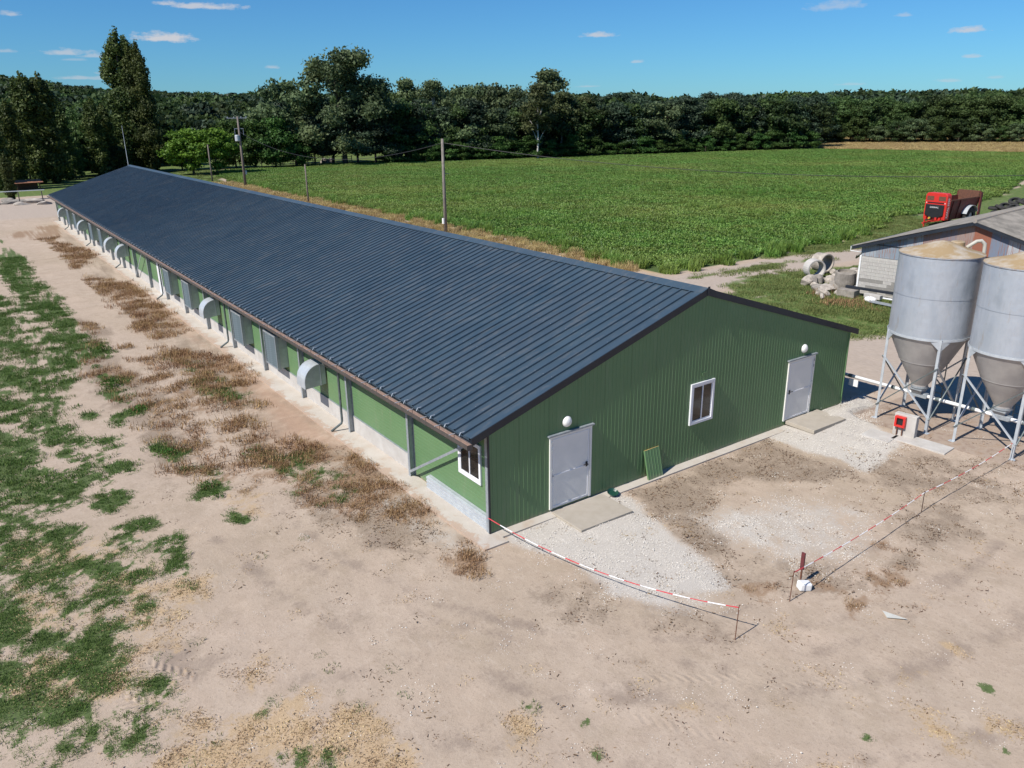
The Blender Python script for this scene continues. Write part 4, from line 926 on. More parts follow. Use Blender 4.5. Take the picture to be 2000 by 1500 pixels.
# clods of soil against the rear of door 1: concrete footing chips
# ------------------------------------------------------------------ poles and wires
def pole(label, x, y, h, mat, r0, r1, group='poles along the field edge'):
    p = thing('utility_pole', label, 'pole', (x, y, gz(x, y)), 0, group)
    MB().tube([(0, 0, -.3), (0, 0, h*.5), (0, 0, h)], [r0, (r0+r1)/2, r1], 10).build('shaft', mat, p, smooth=True); return p
p1 = pole('tall grey pole standing behind the middle of the barn roof', 27.52, 47.9, 8.45, MT['conc_pole'], .17, .12)
MB().box(-.28, -.14, -.12, .12, .95, 1.45).build('meter_box', MT['plastic_white'], p1); MB().bar((-.12, 0, 5.4), (.5, -.1, 5.4), .05).build('bracket', MT['galv_dark'], p1)
p2 = pole('tall wooden pole with transformer and crossarms near the far trees', 29.6, 112.4, 10.55, MT['wood'], .22, .13)
MB().bar((-1.5, .5, 10.3), (1.3, -.4, 10.3), .10).build('crossarm', MT['galv'], p2); MB().bar((-.65, .2, 8.75), (.65, -.2, 8.75), .08).build('crossarm', MT['galv'], p2)
for sx in (-.6, .6): MB().bar((sx, -sx*.3, 8.75), (sx, -sx*.3, 7.8), .06).build('arm_strut', MT['galv'], p2)
MB().lathe([(0, 6.9), (.33, 6.92), (.36, 7.0), (.36, 7.75), (.30, 7.82), (0, 7.85)], (-.42, -.1, 0), 18).build('transformer', MT['galv_light'], p2, smooth=False)
MB().box(.1, .42, -.1, .12, 1.9, 2.5).build('meter_box', MT['galv_light'], p2)
for q in (-1.4, -.5, .5, 1.2): MB().lathe([(.05, 10.35), (.07, 10.4), (.05, 10.5), (.0, 10.52)], (q, -q*.33, 0), 8).build('insulator', MT['galv_light'], p2)
p3 = pole('short thin post between the two taller poles', 27.5, 81.2, 4.85, MT['wood'], .11, .08)
p4 = pole('slim wooden pole left of the transformer pole', 28.5, 126.7, 6.1, MT['wood'], .13, .10)
b0 = at_depth(251, 325, 88.6); mast = thing('antenna_mast', 'thin pale mast rising behind the far end of the barn roof', 'mast', (b0[0], b0[1], gz(b0[0], b0[1])))
MB().tube([(0, 0, 0), (0, 0, 5.5), (0, 0, 9.7)], [.05, .04, .02], 6).build('shaft', MT['galv_light'], mast)
def wire(label, a, b, d, r=.022):
    m = MB(); P = sag(a, b, d, 40); o0 = Vector(P[0]); m.tube([Vector(p)-o0 for p in P], r, 5); o = m.build('overhead_cable', MT['cable']); o.location = o0; return tag(o, label, 'cable')
wire('black cable sagging from the transformer pole to the grey pole', (29.6, 112.4, 8.3), (27.52, 47.9, 8.1), 2.6, .022)
wire('black cable sagging from the grey pole across the crop field to the right', (27.60, 47.9, 8.1), (62.0, -4.0, 7.2), 1.9, .024)
far_p = pole('wooden pole beyond the right edge carrying the cable', 62.0, -4.0, 7.6, MT['wood'], .15, .11)

# ------------------------------------------------------------------ old shed
SA = R(6.0)
sh = thing('old_shed', 'old shed with rusty corrugated gable, block wall and grey fibre-cement roof', 'shed', (33.75, 10.4, 0), SA)
# local: gable plane x=0 facing -x, runs from y=0 to y=-11.9 ; body to +x
GW = 11.9; HW = 3.02; HR = 4.88; LEN = 18
def zr_(y): t = abs(y+GW/2)/(GW/2); return HR-(HR-HW)*t
m = MB(); k = 150; pr = []
for j in range(k+1):
    y = -GW*j/k; pr.append((y, -.018*math.cos(2*math.pi*j/2.0*1.0) if j % 2 else .018))
m = MB(); n = len(pr)
m.add([(-.03+d, y, 2.32) for y, d in pr]+[(-.03+d, y, max(2.33, zr_(y)-.08)) for y, d in pr], [(j+1, j, n+j, n+j+1) for j in range(n-1)])
m.build('corrugated_gable', MT['corr'], sh)
MB().box(0, .18, -GW, 0, -.1, 2.30).build('mortar_wall', MT['mortar'], sh)
bw, bh = .50, .20; BLK = []
base = MB().box(-.014, .004, .006, bw-.006, .006, bh-.006).build('block', MT['block'], sh); base.location = (0, -bw, 0); first = True
mats_b = [MT['block'], pm('concrete_block_dark', (.25, .235, .215), (.21, .20, .18), 5, .93), pm('concrete_block_pale', (.43, .41, .375), (.38, .365, .335), 5, .93)]
bms = [base.data]
for mm in mats_b[1:]:
    md = base.data.copy(); md.materials.clear(); md.materials.append(mm); bms.append(md)
for r_ in range(11):
    off = 0 if r_ % 2 == 0 else .25
    for c_ in range(24):
        y = -bw*(c_+1)+off-.005
        if y+bw > .01 or y < -GW: continue
        if r_ == 0 and c_ == 0: continue
        wgt = [.5, .3, .2] if r_ < 5 else [.5, .08, .42]
        inst(bms[random.choices([0, 1, 2], wgt)[0]], 'block', sh, (-.003*random.random(), y, r_*bh))
MB().box(-.06, .0, -.07, .03, 0, 2.35).build('corner_flashing', MT['plastic_white'], sh)
MB().box(.02, .14, -.02, .0, 2.2, HW+.02).build('corner_post', MT['rust'], sh)
MB().box(.19, LEN, -.16, -.02, 0, HW-.02).build('side_wall', MT['block'], sh)
MB().box(.19, LEN, -GW, -GW+.14, 0, HW-.02).build('side_wall', MT['block'], sh)
MB().extrude([(LEN, 0, 0), (LEN, 0, HW), (LEN, -GW/2, HR-.05), (LEN, -GW, HW), (LEN, -GW, 0)], (-.1, 0, 0)).build('rear_wall', MT['block'], sh)
for side in (0, 1):
    kx = int((LEN+.9)/.177*2); m = MB()
    ys, ye = (-GW/2, .42) if side == 0 else (-GW/2, -GW-.42)
    zs = HR; ze = HR-(HR-HW)/(GW/2)*(GW/2+.42)
    xs = [-.35+.0885*j for j in range(kx+1)]; d = [.028*(1 if j % 2 else -1) for j in range(kx+1)]
    n = kx+1; rows = 6; V = []
    for r_ in range(rows+1):
        t = r_/rows; yy = ys+(ye-ys)*t
        for j in range(n): V.append((xs[j], yy, zs+(ze-zs)*t+d[j]+.03*math.sin(3.1*t+xs[j]*.4)))
    F = [((r_*n+j, r_*n+j+1, (r_+1)*n+j+1, (r_+1)*n+j) if side else (r_*n+j+1, r_*n+j, (r_+1)*n+j, (r_+1)*n+j+1)) for r_ in range(rows) for j in range(n-1)]
    m.add(V, F); o = m.build('roof_slope', MT['fibro'], sh)
    o.modifiers.new('thick', 'SOLIDIFY').thickness = .02
    MB().bar((-.33, ys, zs-.12), (-.33, ye, ze-.12), .05, .17).build('barge_board', MT['fascia'], sh)
m = MB(); m.tube([(-.36, -GW/2, HR+.01), (LEN+.5, -GW/2, HR+.01)], .11, 8); m.build('ridge_tile', pm('ridge_lichen', (.33, .27, .20), (.24, .22, .20), 3, .95), sh)
MB().bar((-.05, -.9, 3.05), (-.05, -GW+.9, 3.05), .03).build('tie_cable', MT['cable'], sh)
m = MB(); m.tube([(-.34, .50, HW-.17), (-.34, .50, HW-.42), (-.15, .1, HW-.47), (-.08, -.05, HW-.47)], .03, 8); m.build('downpipe', MT['plastic_white'], sh)
m = MB(); m.tube([(-.34, .48, HW-.17), (LEN, .48, HW-.15)], .06, 8); m.build('gutter', MT['galv_dark'], sh)
# clutter along the foot of the block wall
def placed(m, name, mat, label, cat, loc, rot=(0, 0, 0), group=None, bv=.02):
    o = m.build(name, mat); o.location = loc; o.rotation_euler = rot
    if bv: bevel(o, bv)
    return tag(o, label, cat, group)
sx = lambda a, b: (33.75+a*math.cos(SA)-b*math.sin(SA), 10.4+a*math.sin(SA)+b*math.cos(SA))
def P3(a, b, z): x, y = sx(a, b); return (x, y, z)
placed(MB().box(-.09, .09, -2.5, 2.5, 0, .14), 'steel_beam', MT['fascia'], 'dark steel beam lying on blocks along the shed wall', 'beam', P3(-.55, -2.1, .42), (0, 0, SA), bv=.0)
placed(MB().box(-.35, .35, -.55, .55, 0, .42), 'concrete_block', MT['stone_dark'], 'large grey concrete block under the left end of the dark beam', 'concrete block', P3(-.85, .1, -.02), (0, 0, .1))
placed(MB().box(-.15, .15, -.5, .5, 0, .26), 'hollow_block', MT['block'], 'buff block standing before the shed wall above the white sack', 'concrete block', P3(-1.05, -1.5, .12), (0, 0, .0))
o = MB().lathe([(0, 0), (.22, .02), (.27, .15), (.22, .3), (.08, .36), (0, .37)], n=14).build('white_sack', MT['plastic_white'], smooth=True); o.location = P3(-1.45, -1.55, -.02); o.scale = (1, 1.4, .9); tag(o, 'white sack on the ground by the shed foot', 'sack')
placed(MB().box(-.3, .3, -1.2, 1.2, 0, .05), 'metal_sheet', MT['galv'], 'grey metal sheet lying on the grass before the shed', 'sheet', P3(-1.9, -3.0, .08), (.05, .08, .15), bv=0)
placed(MB().box(-.04, .04, -.5, .5, 0, .08), 'white_pipe', MT['plastic_white'], 'short white pipe on the rubble beside the white sack', 'pipe', P3(-1.15, -2.6, .22), (0, 0, .05), bv=.02)

# ------------------------------------------------------------------ rubble pile and concrete pipes
def rock_mesh(name, seed, mat, subdiv=2, jag=.35):
    import bmesh
    bm = bmesh.new(); bmesh.ops.create_icosphere(bm, subdivisions=subdiv, radius=1.0); r = random.Random(seed)
    pl_ = [(Vector((r.uniform(-1, 1), r.uniform(-1, 1), r.uniform(-1, 1))).normalized(), r.uniform(.45, .85)) for _ in range(9)]
    for v in bm.verts:
        for nrm, dd in pl_:
            e = v.co.dot(nrm)-dd
            if e > 0: v.co -= nrm*e
        v.co *= 1+.06*r.uniform(-1, 1)
        v.co.z *= .75
    me = bpy.data.meshes.new(name); bm.to_mesh(me); bm.free(); me.materials.append(mat); return me
RM = [rock_mesh('rock', i, MT['stone'] if i % 3 else MT['stone_dark']) for i in range(7)]
rs = [(1592, 562, .42), (1612, 565, .5), (1602, 572, .38), (1628, 560, .45), (1640, 553, .5), (1618, 550, .45), (1650, 548, .55), (1606, 548, .35), (1635, 570, .28), (1583, 556, .30), (1662, 560, .35), (1655, 566, .35), (1670, 552, .4), (1668, 566, .32), (1645, 540, .4), (1628, 543, .35),
      (1575, 553, .5), (1590, 550, .4), (1660, 535, .4), (1622, 533, .3), (1672, 540, .45), (1676, 560, .3), (1650, 572, .22), (1600, 580, .2)]
for i, (px, py, s) in enumerate(rs):
    g = gp(px, py+6); lvl = .0 if i < 12 else .12
    o = bpy.data.objects.new('rubble_rock', RM[i % 7]); col.objects.link(o); o.location = (g[0]+.3, g[1], gz(g[0], g[1])+s*.35+lvl); s *= 1.35; o.scale = (s*.95, s*.8, s*.85); o.rotation_euler = (random.random()*.6, random.random()*.6, random.random()*6)
    tag(o, 'pale broken rock in the rubble pile beside the old shed', 'rock', 'rocks of the rubble pile')
def ring(label, x, y, z, r, w, ln, rot, mat='stone_dark'):
    m = MB(); m.lathe([(r, -ln/2), (r, ln/2), (r-w, ln/2), (r-w, -ln/2), (r, -ln/2)], n=28); o = m.build('concrete_pipe', MT[mat]); o.location = (x, y, z); o.rotation_euler = rot; bevel(o, .015); return tag(o, label, 'pipe')
g = gp(1584, 548); ring('pale concrete pipe ring lying on its side with its open mouth facing the barn', g[0]+.2, g[1], .78, .60, .09, .75, (R(90), 0, R(62+90)), 'concrete')
g = gp(1600, 540); ring('larger brownish concrete pipe lying behind the pale pipe ring', g[0]+.8, g[1]+.4, .80, .62, .09, .9, (R(90), 0, R(80+90)), 'stone')
g = gp(1645, 565); o = MB().lathe([(.0, 0), (.62, 0), (.64, .5), (.60, 1.12), (.50, 1.16), (.48, 1.0), (0, .98)], n=26).build('concrete_drum', MT['stone_dark']); o.location = (g[0]+.2, g[1], -.02); o.rotation_euler = (.06, -.1, 0); tag(o, 'upright grey concrete drum in the rubble pile', 'concrete drum')
g = gp(1672, 558); o = MB().lathe([(.0, 0), (.5, 0), (.52, .9), (.45, .95), (0, .93)], n=22).build('concrete_drum', MT['stone']); o.location = (g[0]+.4, g[1], -.02); o.rotation_euler = (-.1, .12, 0); tag(o, 'second concrete drum touching the shed corner, paler', 'concrete drum')
g = gp(1668, 528); placed(MB().box(-.55, .55, -.05, .05, -.3, .3), 'broken_slab', MT['stone_dark'], 'broken slab tilted on top of the rubble pile', 'slab', (g[0], g[1]-.3, 1.15), (.9, .35, .6))

# ------------------------------------------------------------------ manure spreader and tyres
sp = thing('manure_spreader', 'red manure spreader with black front cover parked at the field edge', 'manure spreader', (64.9, 22.0, gz(64.9, 22.0)), R(-4)); sp.scale = (.87, .87, .87)
RD = pm('spreader_red', (.60, .030, .022), (.52, .03, .022), 2, .4); DR = pm('spreader_dark_red_dirty', (.13, .018, .016), (.075, .02, .015), 2.2, .65, lo=.4, hi=.62)
# local +x to the rear, front face at x=0
def rounded(x0, x1, w, z0, z1, r, mat, name, par):
    pts = [(-w, z0), (-w, z1-r)]+[(-w+r-r*math.cos(a), z1-r+r*math.sin(a)) for a in [math.pi/2*k/6 for k in range(1, 7)]]
    pts += [(w-r+r*math.sin(a), z1-r+r*math.cos(a)) for a in [math.pi/2*k/6 for k in range(0, 6)]]+[(w, z1-r), (w, z0)]
    m = MB(); m.extrude([(x0, y, z) for y, z in pts], (x1-x0, 0, 0)); return bevel(m.build(name, mat, par), .05, 2, 50)
hd = rounded(0, .75, 1.20, .75, 3.55, .35, RD, 'front_guard', sp)
m = MB(); m.extrude([(-.012, -1.0, 2.35), (-.012, 1.0, 2.35), (-.012, 1.0, 1.25), (-.012, .45, .95), (-.012, -.45, .95), (-.012, -1.0, 1.25)], (-.16, 0, 0)); cv = bevel(m.build('front_cover', MT['black'], sp), .06, 3)
MB().box(-.05, .0, -.9, .9, 2.5, 2.58).build('guard_slot', MT['black'], sp)
for sy in (-.65, .65): MB().box(-.008, 0, sy-.38, sy+.38, 2.75, 3.2).build('vent_mesh', MT['rust'], sp)
for sy in (-1.02, 1.02): MB().box(-.03, 0, sy-.05, sy+.05, 2.46, 2.54).build('marker_light', MT['plastic_white'], sp)
def text(body, size, mat, name, par, M4):
    cu = bpy.data.curves.new(name, 'FONT'); cu.body = body; cu.size = size; cu.extrude = .004; cu.align_x = 'CENTER'; cu.align_y = 'CENTER'; cu.resolution_u = 2
    to = bpy.data.objects.new('tmp', cu); dg = bpy.context.evaluated_depsgraph_get(); me = bpy.data.meshes.new_from_object(to); me.transform(M4); me.materials.clear(); me.materials.append(mat)
    o = bpy.data.objects.new(name, me); col.objects.link(o); o.parent = par; bpy.data.objects.remove(to); return o
# name on the cover (faces -x) and model name up the side of the guard (faces -y)
text('SODIMAC', .22, MT['plastic_white'], 'lettering', cv, Matrix(((0, 0, -1, -.178), (-1, 0, 0, 0), (0, 1, 0, 2.05), (0, 0, 0, 1))))
text('RAFAL 3300', .40, MT['plastic_white'], 'lettering', hd, Matrix(((0, -1, 0, .37), (0, 0, -1, -1.206), (1, 0, 0, 2.0), (0, 0, 0, 1))))
# hopper body: two sloping sides, floor, rear frame
for sy in (-1, 1):
    m = MB(); m.extrude([(.75, sy*.85, .75), (6.1, sy*.85, .75), (6.3, sy*1.18, 2.85), (.75, sy*1.18, 2.75)], (0, -sy*.05, 0)); m.build('hopper_side', DR, sp)
    MB().bar((.75, sy*1.2, 2.78), (6.3, sy*1.2, 2.88), .10, .12).build('top_rail', MT['rust'], sp)
    MB().box(6.1, 6.45, sy*1.25-.08, sy*1.25+.08, .7, 3.35).build('rear_post', DR, sp)
    for x in (1.3, 2.6): MB().bar((x, sy*.92, .75), (x, sy*1.22, 2.75), .07).build('side_rib', DR, sp)
MB().box(.75, 6.1, -.85, .85, .70, .76).build('floor', DR, sp)
MB().box(6.0, 6.1, -1.15, 1.15, 2.4, 3.45).build('rear_door', MT['rust'], sp); MB().box(6.12, 6.3, -1.2, 1.2, 3.3, 3.5).build('rear_beam', MT['rust'], sp)
for y in (-.6, .6):
    m = MB(); m.tube([(6.25, y, .8), (6.25, y, 3.2)], .12, 8)
    for k in range(9): m.box(6.0, 6.5, y-.3+.02*k, y+.3-.02*k, .9+k*.26, .92+k*.26)
    m.build('beater', MT['rust'], sp)
for sy in (-1, 1):
    W0 = MB(); W0.lathe([(.42, -.28), (.80, -.28), (.93, -.2), (.95, 0), (.93, .2), (.80, .28), (.42, .28)], n=36); wh = W0.build('wheel', MT['rubber'], sp, smooth=True); wh.rotation_euler = (math.pi/2, 0, 0); wh.location = (4.55, sy*1.18, .95)
    m = MB(); m.lathe([(0, -.1), (.42, -.12), (.42, .12), (0, .1)], n=20); m.build('rim', MT['galv_light'], wh)
    m = MB()
    for k in range(20):
        a = 2*math.pi*k/20
        for s2 in (-1, 1): m.bar((.95*math.cos(a), .95*math.sin(a), s2*.02), (.93*math.cos(a+.16), .93*math.sin(a+.16), s2*.26), .05, .05)
    m.build('tread_lugs', MT['rubber'], wh)
    m = MB(); pts = [(1.12*math.cos(a), 1.12*math.sin(a)) for a in [math.pi*(.12+.80*k/12) for k in range(13)]]; V = []
    for (a, b) in pts: V += [(4.55+a, sy*.88, .95+b), (4.55+a, sy*1.55, .95+b)]
    F = [(2*i, 2*i+1, 2*i+3, 2*i+2) for i in range(12)]; m.add(V, F); o = m.build('mudguard', MT['galv_light'], sp); o.modifiers.new('t', 'SOLIDIFY').thickness = .03
MB().bar((4.55, -1.1, .95), (4.55, 1.1, .95), .15).build('axle', MT['black'], sp)
MB().bar((.7, 0, .7), (-1.9, 0, .55), .16).build('drawbar', RD, sp); MB().bar((.2, -.6, .72), (-1.0, 0, .6), .1).build('drawbar_stay', RD, sp); MB().bar((.2, .6, .72), (-1.0, 0, .6), .1).build('drawbar_stay', RD, sp)
MB().bar((-1.2, .25, 0), (-1.2, .25, .9), .1).build('parking_jack', RD, sp)
m = MB(); m.tube([(-.05, -.2, .95), (-.5, -.25, .8), (-1.3, -.1, .9)], .04, 6); m.tube([(-.05, .2, .95), (-.6, .3, .7), (-1.3, .1, .9)], .04, 6); m.build('hoses', MT['cable'], sp)
for y in (-.75, -.35, .35, .8): MB().box(-.25, -.01, y-.1, y+.1, .75, 1.02).build('valve_block', RD if y != .35 else pm('yellow_plastic', (.6, .4, .04), (.5, .33, .04), 3, .5), sp)
tm = MB(); tm.lathe([(.30, -.13), (.52, -.13), (.58, -.06), (.58, .06), (.52, .13), (.30, .13), (.34, .09), (.34, -.09), (.30, -.13)], n=18)
t0 = None
for i, (px, py, s) in enumerate([(1935, 414, 0), (1946, 411, 0), (1957, 409, 0), (1966, 407, 1), (1975, 404, 1), (1985, 402, 1), (1994, 400, 2), (1952, 406, 1), (1941, 405, 1), (1990, 396, 2), (1979, 396, 2), (1962, 401, 1)]):
    g = gp(px, py+14)
    if t0 is None: t0 = tm.build('old_tyre', MT['rubber'], smooth=True); o = t0
    else: o = t0.copy(); col.objects.link(o)
    o.location = (g[0], g[1], .35+.3*s); o.rotation_euler = (random.uniform(-.5, .5), random.uniform(-.5, .5), 0); o.scale = (1.1, 1.1, 1.1); tag(o, 'black tyre in the heap behind the shed roof', 'tyre', 'heap of old tyres')

# ------------------------------------------------------------------ far end of the barn: rusty lean-to, white rail, rubble
g = gp(58, 372); ln_ = thing('field_shelter', 'small rusty-roofed shelter by the trees at the far left', 'shelter', (g[0], g[1]+2, gz(g[0], g[1])), .1); ln_.scale = (.7, .7, .62)
MB().extrude([(-3, -1.6, 1.7), (3, -1.6, 1.7), (3, 1.6, 2.3), (-3, 1.6, 2.3)], (0, 0, .06)).build('roof', pm('rusty_sheet_roof', (.30, .13, .07), (.22, .10, .06), 2, .8), ln_)
for x in (-2.2, 2.2):
    for y in (-1.3, 1.3): MB().box(x-.1, x+.1, y-.1, y+.1, 0, 1.75).build('post', MT['rust'], ln_)
MB().box(-2.2, 2.2, 1.2, 1.3, 0, 1.8).build('back_board', MT['rust'], ln_)
a = gp(-40, 402); b = gp(92, 397); rl = thing('white_rail', 'pale horizontal rail running left from the far barn corner', 'rail', (a[0], a[1], 0))
MB().bar((0, 0, 1.6), (b[0]-a[0], b[1]-a[1], 1.75), .10).build('rail_bar', MT['galv_light'], rl)
for t in (0, .3, .6, .95): MB().box((b[0]-a[0])*t-.06, (b[0]-a[0])*t+.06, (b[1]-a[1])*t-.06, (b[1]-a[1])*t+.06, 0, 1.6).build('post', MT['wood'], rl)
for i, (px, py, s) in enumerate([(30, 397, 1.1), (52, 395, .9), (70, 396, 1.0), (20, 393, .8), (88, 399, .7), (44, 400, .7)]):
    g = gp(px, py); o = bpy.data.objects.new('earth_mound', RM[i % 7]); col.objects.link(o); o.location = (g[0], g[1], .1); o.scale = (s*1.6, s, s*.7); tag(o, 'pale heap of spoil under the rail at the far left', 'mound', 'heaps of spoil by the rail')
# paddock fence under the far trees
pf = thing('paddock_fence', 'dark post and rail fence round a sandy paddock below the far trees', 'fence', (40, 163.5, 0))
for k in range(14):
    x = k*2.4; z = gz(40+x, 163.5); MB().box(x-.07, x+.07, -.07, .07, z-.1, z+1.5).build('post', MT['wood'], pf)
for zz in (.7, 1.25): MB().bar((0, 0, zz), (31.2, 0, zz), .10).build('rail', MT['wood'], pf)
for i, (px, py, s) in enumerate([(636, 296, .9), (645, 297, .8), (652, 296, .9), (638, 318, 1.2), (645, 316, 1)]):
    g = gp(px, py); o = bpy.data.objects.new('field_boulder', RM[(i+2) % 7]); col.objects.link(o); o.location = (g[0], g[1], gz(g[0], g[1])+.3); o.scale = (s*1.3, s, s); tag(o, 'pinkish boulder in the clearing below the tall round tree', 'boulder', 'boulders in the clearing')
# ------------------------------------------------------------------ trees
FOL = {'poplar': foliage('poplar_leaves', (.026, .050, .014), (.12, .15, .038)),
       'broad': foliage('broadleaf_leaves', (.032, .064, .019), (.115, .175, .052), .4),
       'broad2': foliage('grey_green_leaves', (.048, .080, .036), (.17, .22, .095)),
       'bright': foliage('bright_acacia_leaves', (.075, .16, .018), (.17, .31, .04)),
       'acacia': foliage('deep_acacia_leaves', (.030, .07, .016), (.08, .155, .032)),
       'pine': foliage('pine_needles', (.016, .034, .018), (.058, .088, .048), .12),
       'birch': foliage('birch_leaves', (.045, .062, .022), (.115, .13, .05)),
       'wood': foliage('wood_leaves', (.022, .044, .016), (.078, .115, .038), .4)}
def blob_set(r, kind, n):
    """lobes of the crown in unit height (z 0..1), radii in the same unit"""
    B = []
    if kind == 'poplar':
        stems = [(0, 0, 1.0), (.022, .012, .94), (-.022, .015, .90), (.008, -.022, .93)] if n else [(0, 0, 1)]
        for sx, sy, h in stems:
            k = 24
            for i in range(k):
                t = i/(k-1); z = .05+t*(h-.08); w = .092*min(1, (1.04-t)*5)**.6*min(1, .5+t*3)*(1.2-.35*t)*r.uniform(.8, 1.15)
                a = r.uniform(0, 6.3); B.append((sx*(1+t)+math.cos(a)*w*.32, sy*(1+t)+math.sin(a)*w*.32, z, w*.62, w*.62, .05))
    elif kind == 'pine':
        for i in range(34):
            t = r.random(); z = .14+.82*t; w = .27*(1-t)**.7+.05; a = r.uniform(0, 6.3)
            B.append((math.cos(a)*w*.75, math.sin(a)*w*.75, z, .09+.05*r.random(), .10, .055))
        B.append((0, 0, .93, .07, .07, .08))
    elif kind == 'tall':
        for i in range(30):
            t = r.random(); a = r.uniform(0, 6.3); w = .22*math.sin(math.pi*min(1, .25+.72*t))**.8; rr_ = w*math.sqrt(r.random())
            B.append((math.cos(a)*rr_, math.sin(a)*rr_, .42+.54*t, .075+.04*r.random(), .075, .06))
    elif kind == 'low':
        for i in range(26):
            t = r.random(); a = r.uniform(0, 6.3); w = .42*math.sin(math.pi*min(1, .3+.65*t))**.7; rr_ = w*math.sqrt(r.random())
            B.append((math.cos(a)*rr_, math.sin(a)*rr_, .16+.76*t, .13+.05*r.random(), .13, .09))
    else:
        for i in range(46):
            t = r.random()**.85; a = r.uniform(0, 6.3); w = .37*math.sqrt(max(.05, 1-((t-.42)/.66)**2)); rr_ = w*r.random()**.45
            B.append((math.cos(a)*rr_, math.sin(a)*rr_, .17+.76*t, .085+.05*r.random(), .09, .075))
    return B
def crown_mesh(name, kind, seed, nl, H, leaf, mat, W=1.0):
    r = random.Random(seed); g = np.random.default_rng(seed); B = np.array(blob_set(r, kind, 1)); B[:, :2] *= W; B[:, 3:5] *= (W+1)/2
    B[:, 2] = np.minimum(B[:, 2], 1-B[:, 5]*.9)
    vol = B[:, 3]*B[:, 4]*B[:, 5]; vol = vol**.67; pick = g.choice(len(B), nl, p=vol/vol.sum())
    d = g.normal(size=(nl, 3)); d /= np.linalg.norm(d, axis=1)[:, None]; fz = .12 if kind == 'poplar' else .26; rad = g.random(nl)**(.28 if kind == 'poplar' else .42)*(1+fz*g.normal(size=nl))
    bb = B[pick]; c = (bb[:, :3]+d*rad[:, None]*bb[:, 3:6])*H
    c[:, 2] = np.maximum(c[:, 2], .02*H)
    nrm = d+g.normal(size=(nl, 3))*.7; nrm /= np.linalg.norm(nrm, axis=1)[:, None]
    up = np.cross(nrm, g.normal(size=(nl, 3))); up /= np.linalg.norm(up, axis=1)[:, None]; sd_ = np.cross(nrm, up)
    s = leaf*(.55+.9*g.random(nl))[:, None]
    if kind == 'pine': sd2 = sd_*.45
    else: sd2 = sd_*.75
    v0 = c-sd2*s*.5; v1 = c+sd2*s*.5; v2 = c+up*s*.75+nrm*s*.15; v3 = c-up*s*.45
    V = np.stack([v0, v3, v1, v2], 1).reshape(-1, 3)
    F = np.arange(nl*4).reshape(nl, 4)
    me = bpy.data.meshes.new(name); me.vertices.add(len(V)); me.vertices.foreach_set('co', V.ravel().astype(np.float32))
    me.loops.add(nl*4); me.loops.foreach_set('vertex_index', F.ravel().astype(np.int32)); me.polygons.add(nl)
    me.polygons.foreach_set('loop_start', (np.arange(nl)*4).astype(np.int32)); me.polygons.foreach_set('loop_total', np.full(nl, 4, np.int32)); me.update(calc_edges=True)
    bt = g.random(len(B)); tint = np.clip(.55*bt[pick]+.45*g.random(nl), 0, 1)
    a = me.attributes.new('tint', 'FLOAT', 'FACE'); a.data.foreach_set('value', tint.astype(np.float32)); me.materials.append(mat); return me, B
def trunk_mesh(name, kind, seed, H, mat, B, r0):
    r = random.Random(seed); m = MB()
    pts = [(0, 0, -.03*H)]; x = y = 0
    top = .95 if kind in ('poplar', 'pine') else .8
    for i in range(1, 7):
        x += r.uniform(-.012, .012)*H; y += r.uniform(-.012, .012)*H; pts.append((x, y, top*H*i/6))
    m.tube(pts, [r0*(1-.82*i/6) for i in range(7)], 7)
    for i in range(14 if kind != 'poplar' else 8):
        b = B[r.randrange(len(B))]; z0 = max(.12, b[2]-.18-.1*r.random()); k = min(5, int(z0/top*6)); p0 = Vector(pts[k]).lerp(Vector(pts[k+1]), .5)
        p0.z = z0*H; e = Vector((b[0]*H, b[1]*H, b[2]*H)); mid = p0.lerp(e, .55)+Vector((0, 0, .02*H))
        m.tube([p0, mid, e], [r0*.38, r0*.22, r0*.06], 5)
    me = bpy.data.meshes.new(name); me.from_pydata(m.v, [], m.f); me.materials.append(mat); me.polygons.foreach_set('use_smooth', [True]*len(me.polygons)); me.update(); return me
TK = {}
def kind(key, shape, seed, nl, H, leaf, fol, bark, r0, W=1.0):
    c, B = crown_mesh(key+'_crown', shape, seed, nl, H, leaf, FOL[fol], W); t = trunk_mesh(key+'_trunk', shape, seed, H, MT[bark], B, r0); TK[key] = (c, t, H)
kind('poplar_a', 'poplar', 3, 40000, 27, .42, 'poplar', 'bark', .5, 1.25); kind('poplar_b', 'poplar', 8, 16000, 18, .40, 'poplar', 'bark', .3, 1.15)
kind('big', 'round', 5, 30000, 24, .50, 'broad2', 'bark', .55, 1.05)
for i in range(4): kind('broad_%d' % i, 'round', 20+i, 9000, 15, .50, ('broad', 'broad2', 'broad', 'wood')[i], 'bark', .28, (1, 1.2, .9, 1.1)[i])
for i in range(4): kind('pine_%d' % i, 'pine', 40+i, 8000, 15, .55, 'pine', 'bark', .24, (1.15, 1.0, 1.3, 1.1)[i])
for i in range(2): kind('birch_%d' % i, 'tall', 50+i, 6500, 17, .42, ('birch', 'broad2')[i], 'birch', .26, (1.0, 1.1)[i])
kind('bright_0', 'low', 61, 9000, 9, .38, 'bright', 'bark', .2, 1.1)
for i in range(2): kind('acacia_%d' % i, 'low', 65+i, 9000, 11, .42, 'acacia', 'bark', .22, 1.0)
def tree(key, name, label, cat, x, y, h, rz=None, wide=1.0, group=None):
    c, t, H = TK[key]; s = h/H*1.035; root = thing(name, label, cat, (x, y, gz(x, y)-.1), rz if rz is not None else random.uniform(0, 6.28), group)
    root.scale = (s*wide, s*wide, s)
    for me, nm in ((c, 'crown'), (t, 'trunk')):
        o = bpy.data.objects.new(nm, me); col.objects.link(o); o.parent = root
    return root
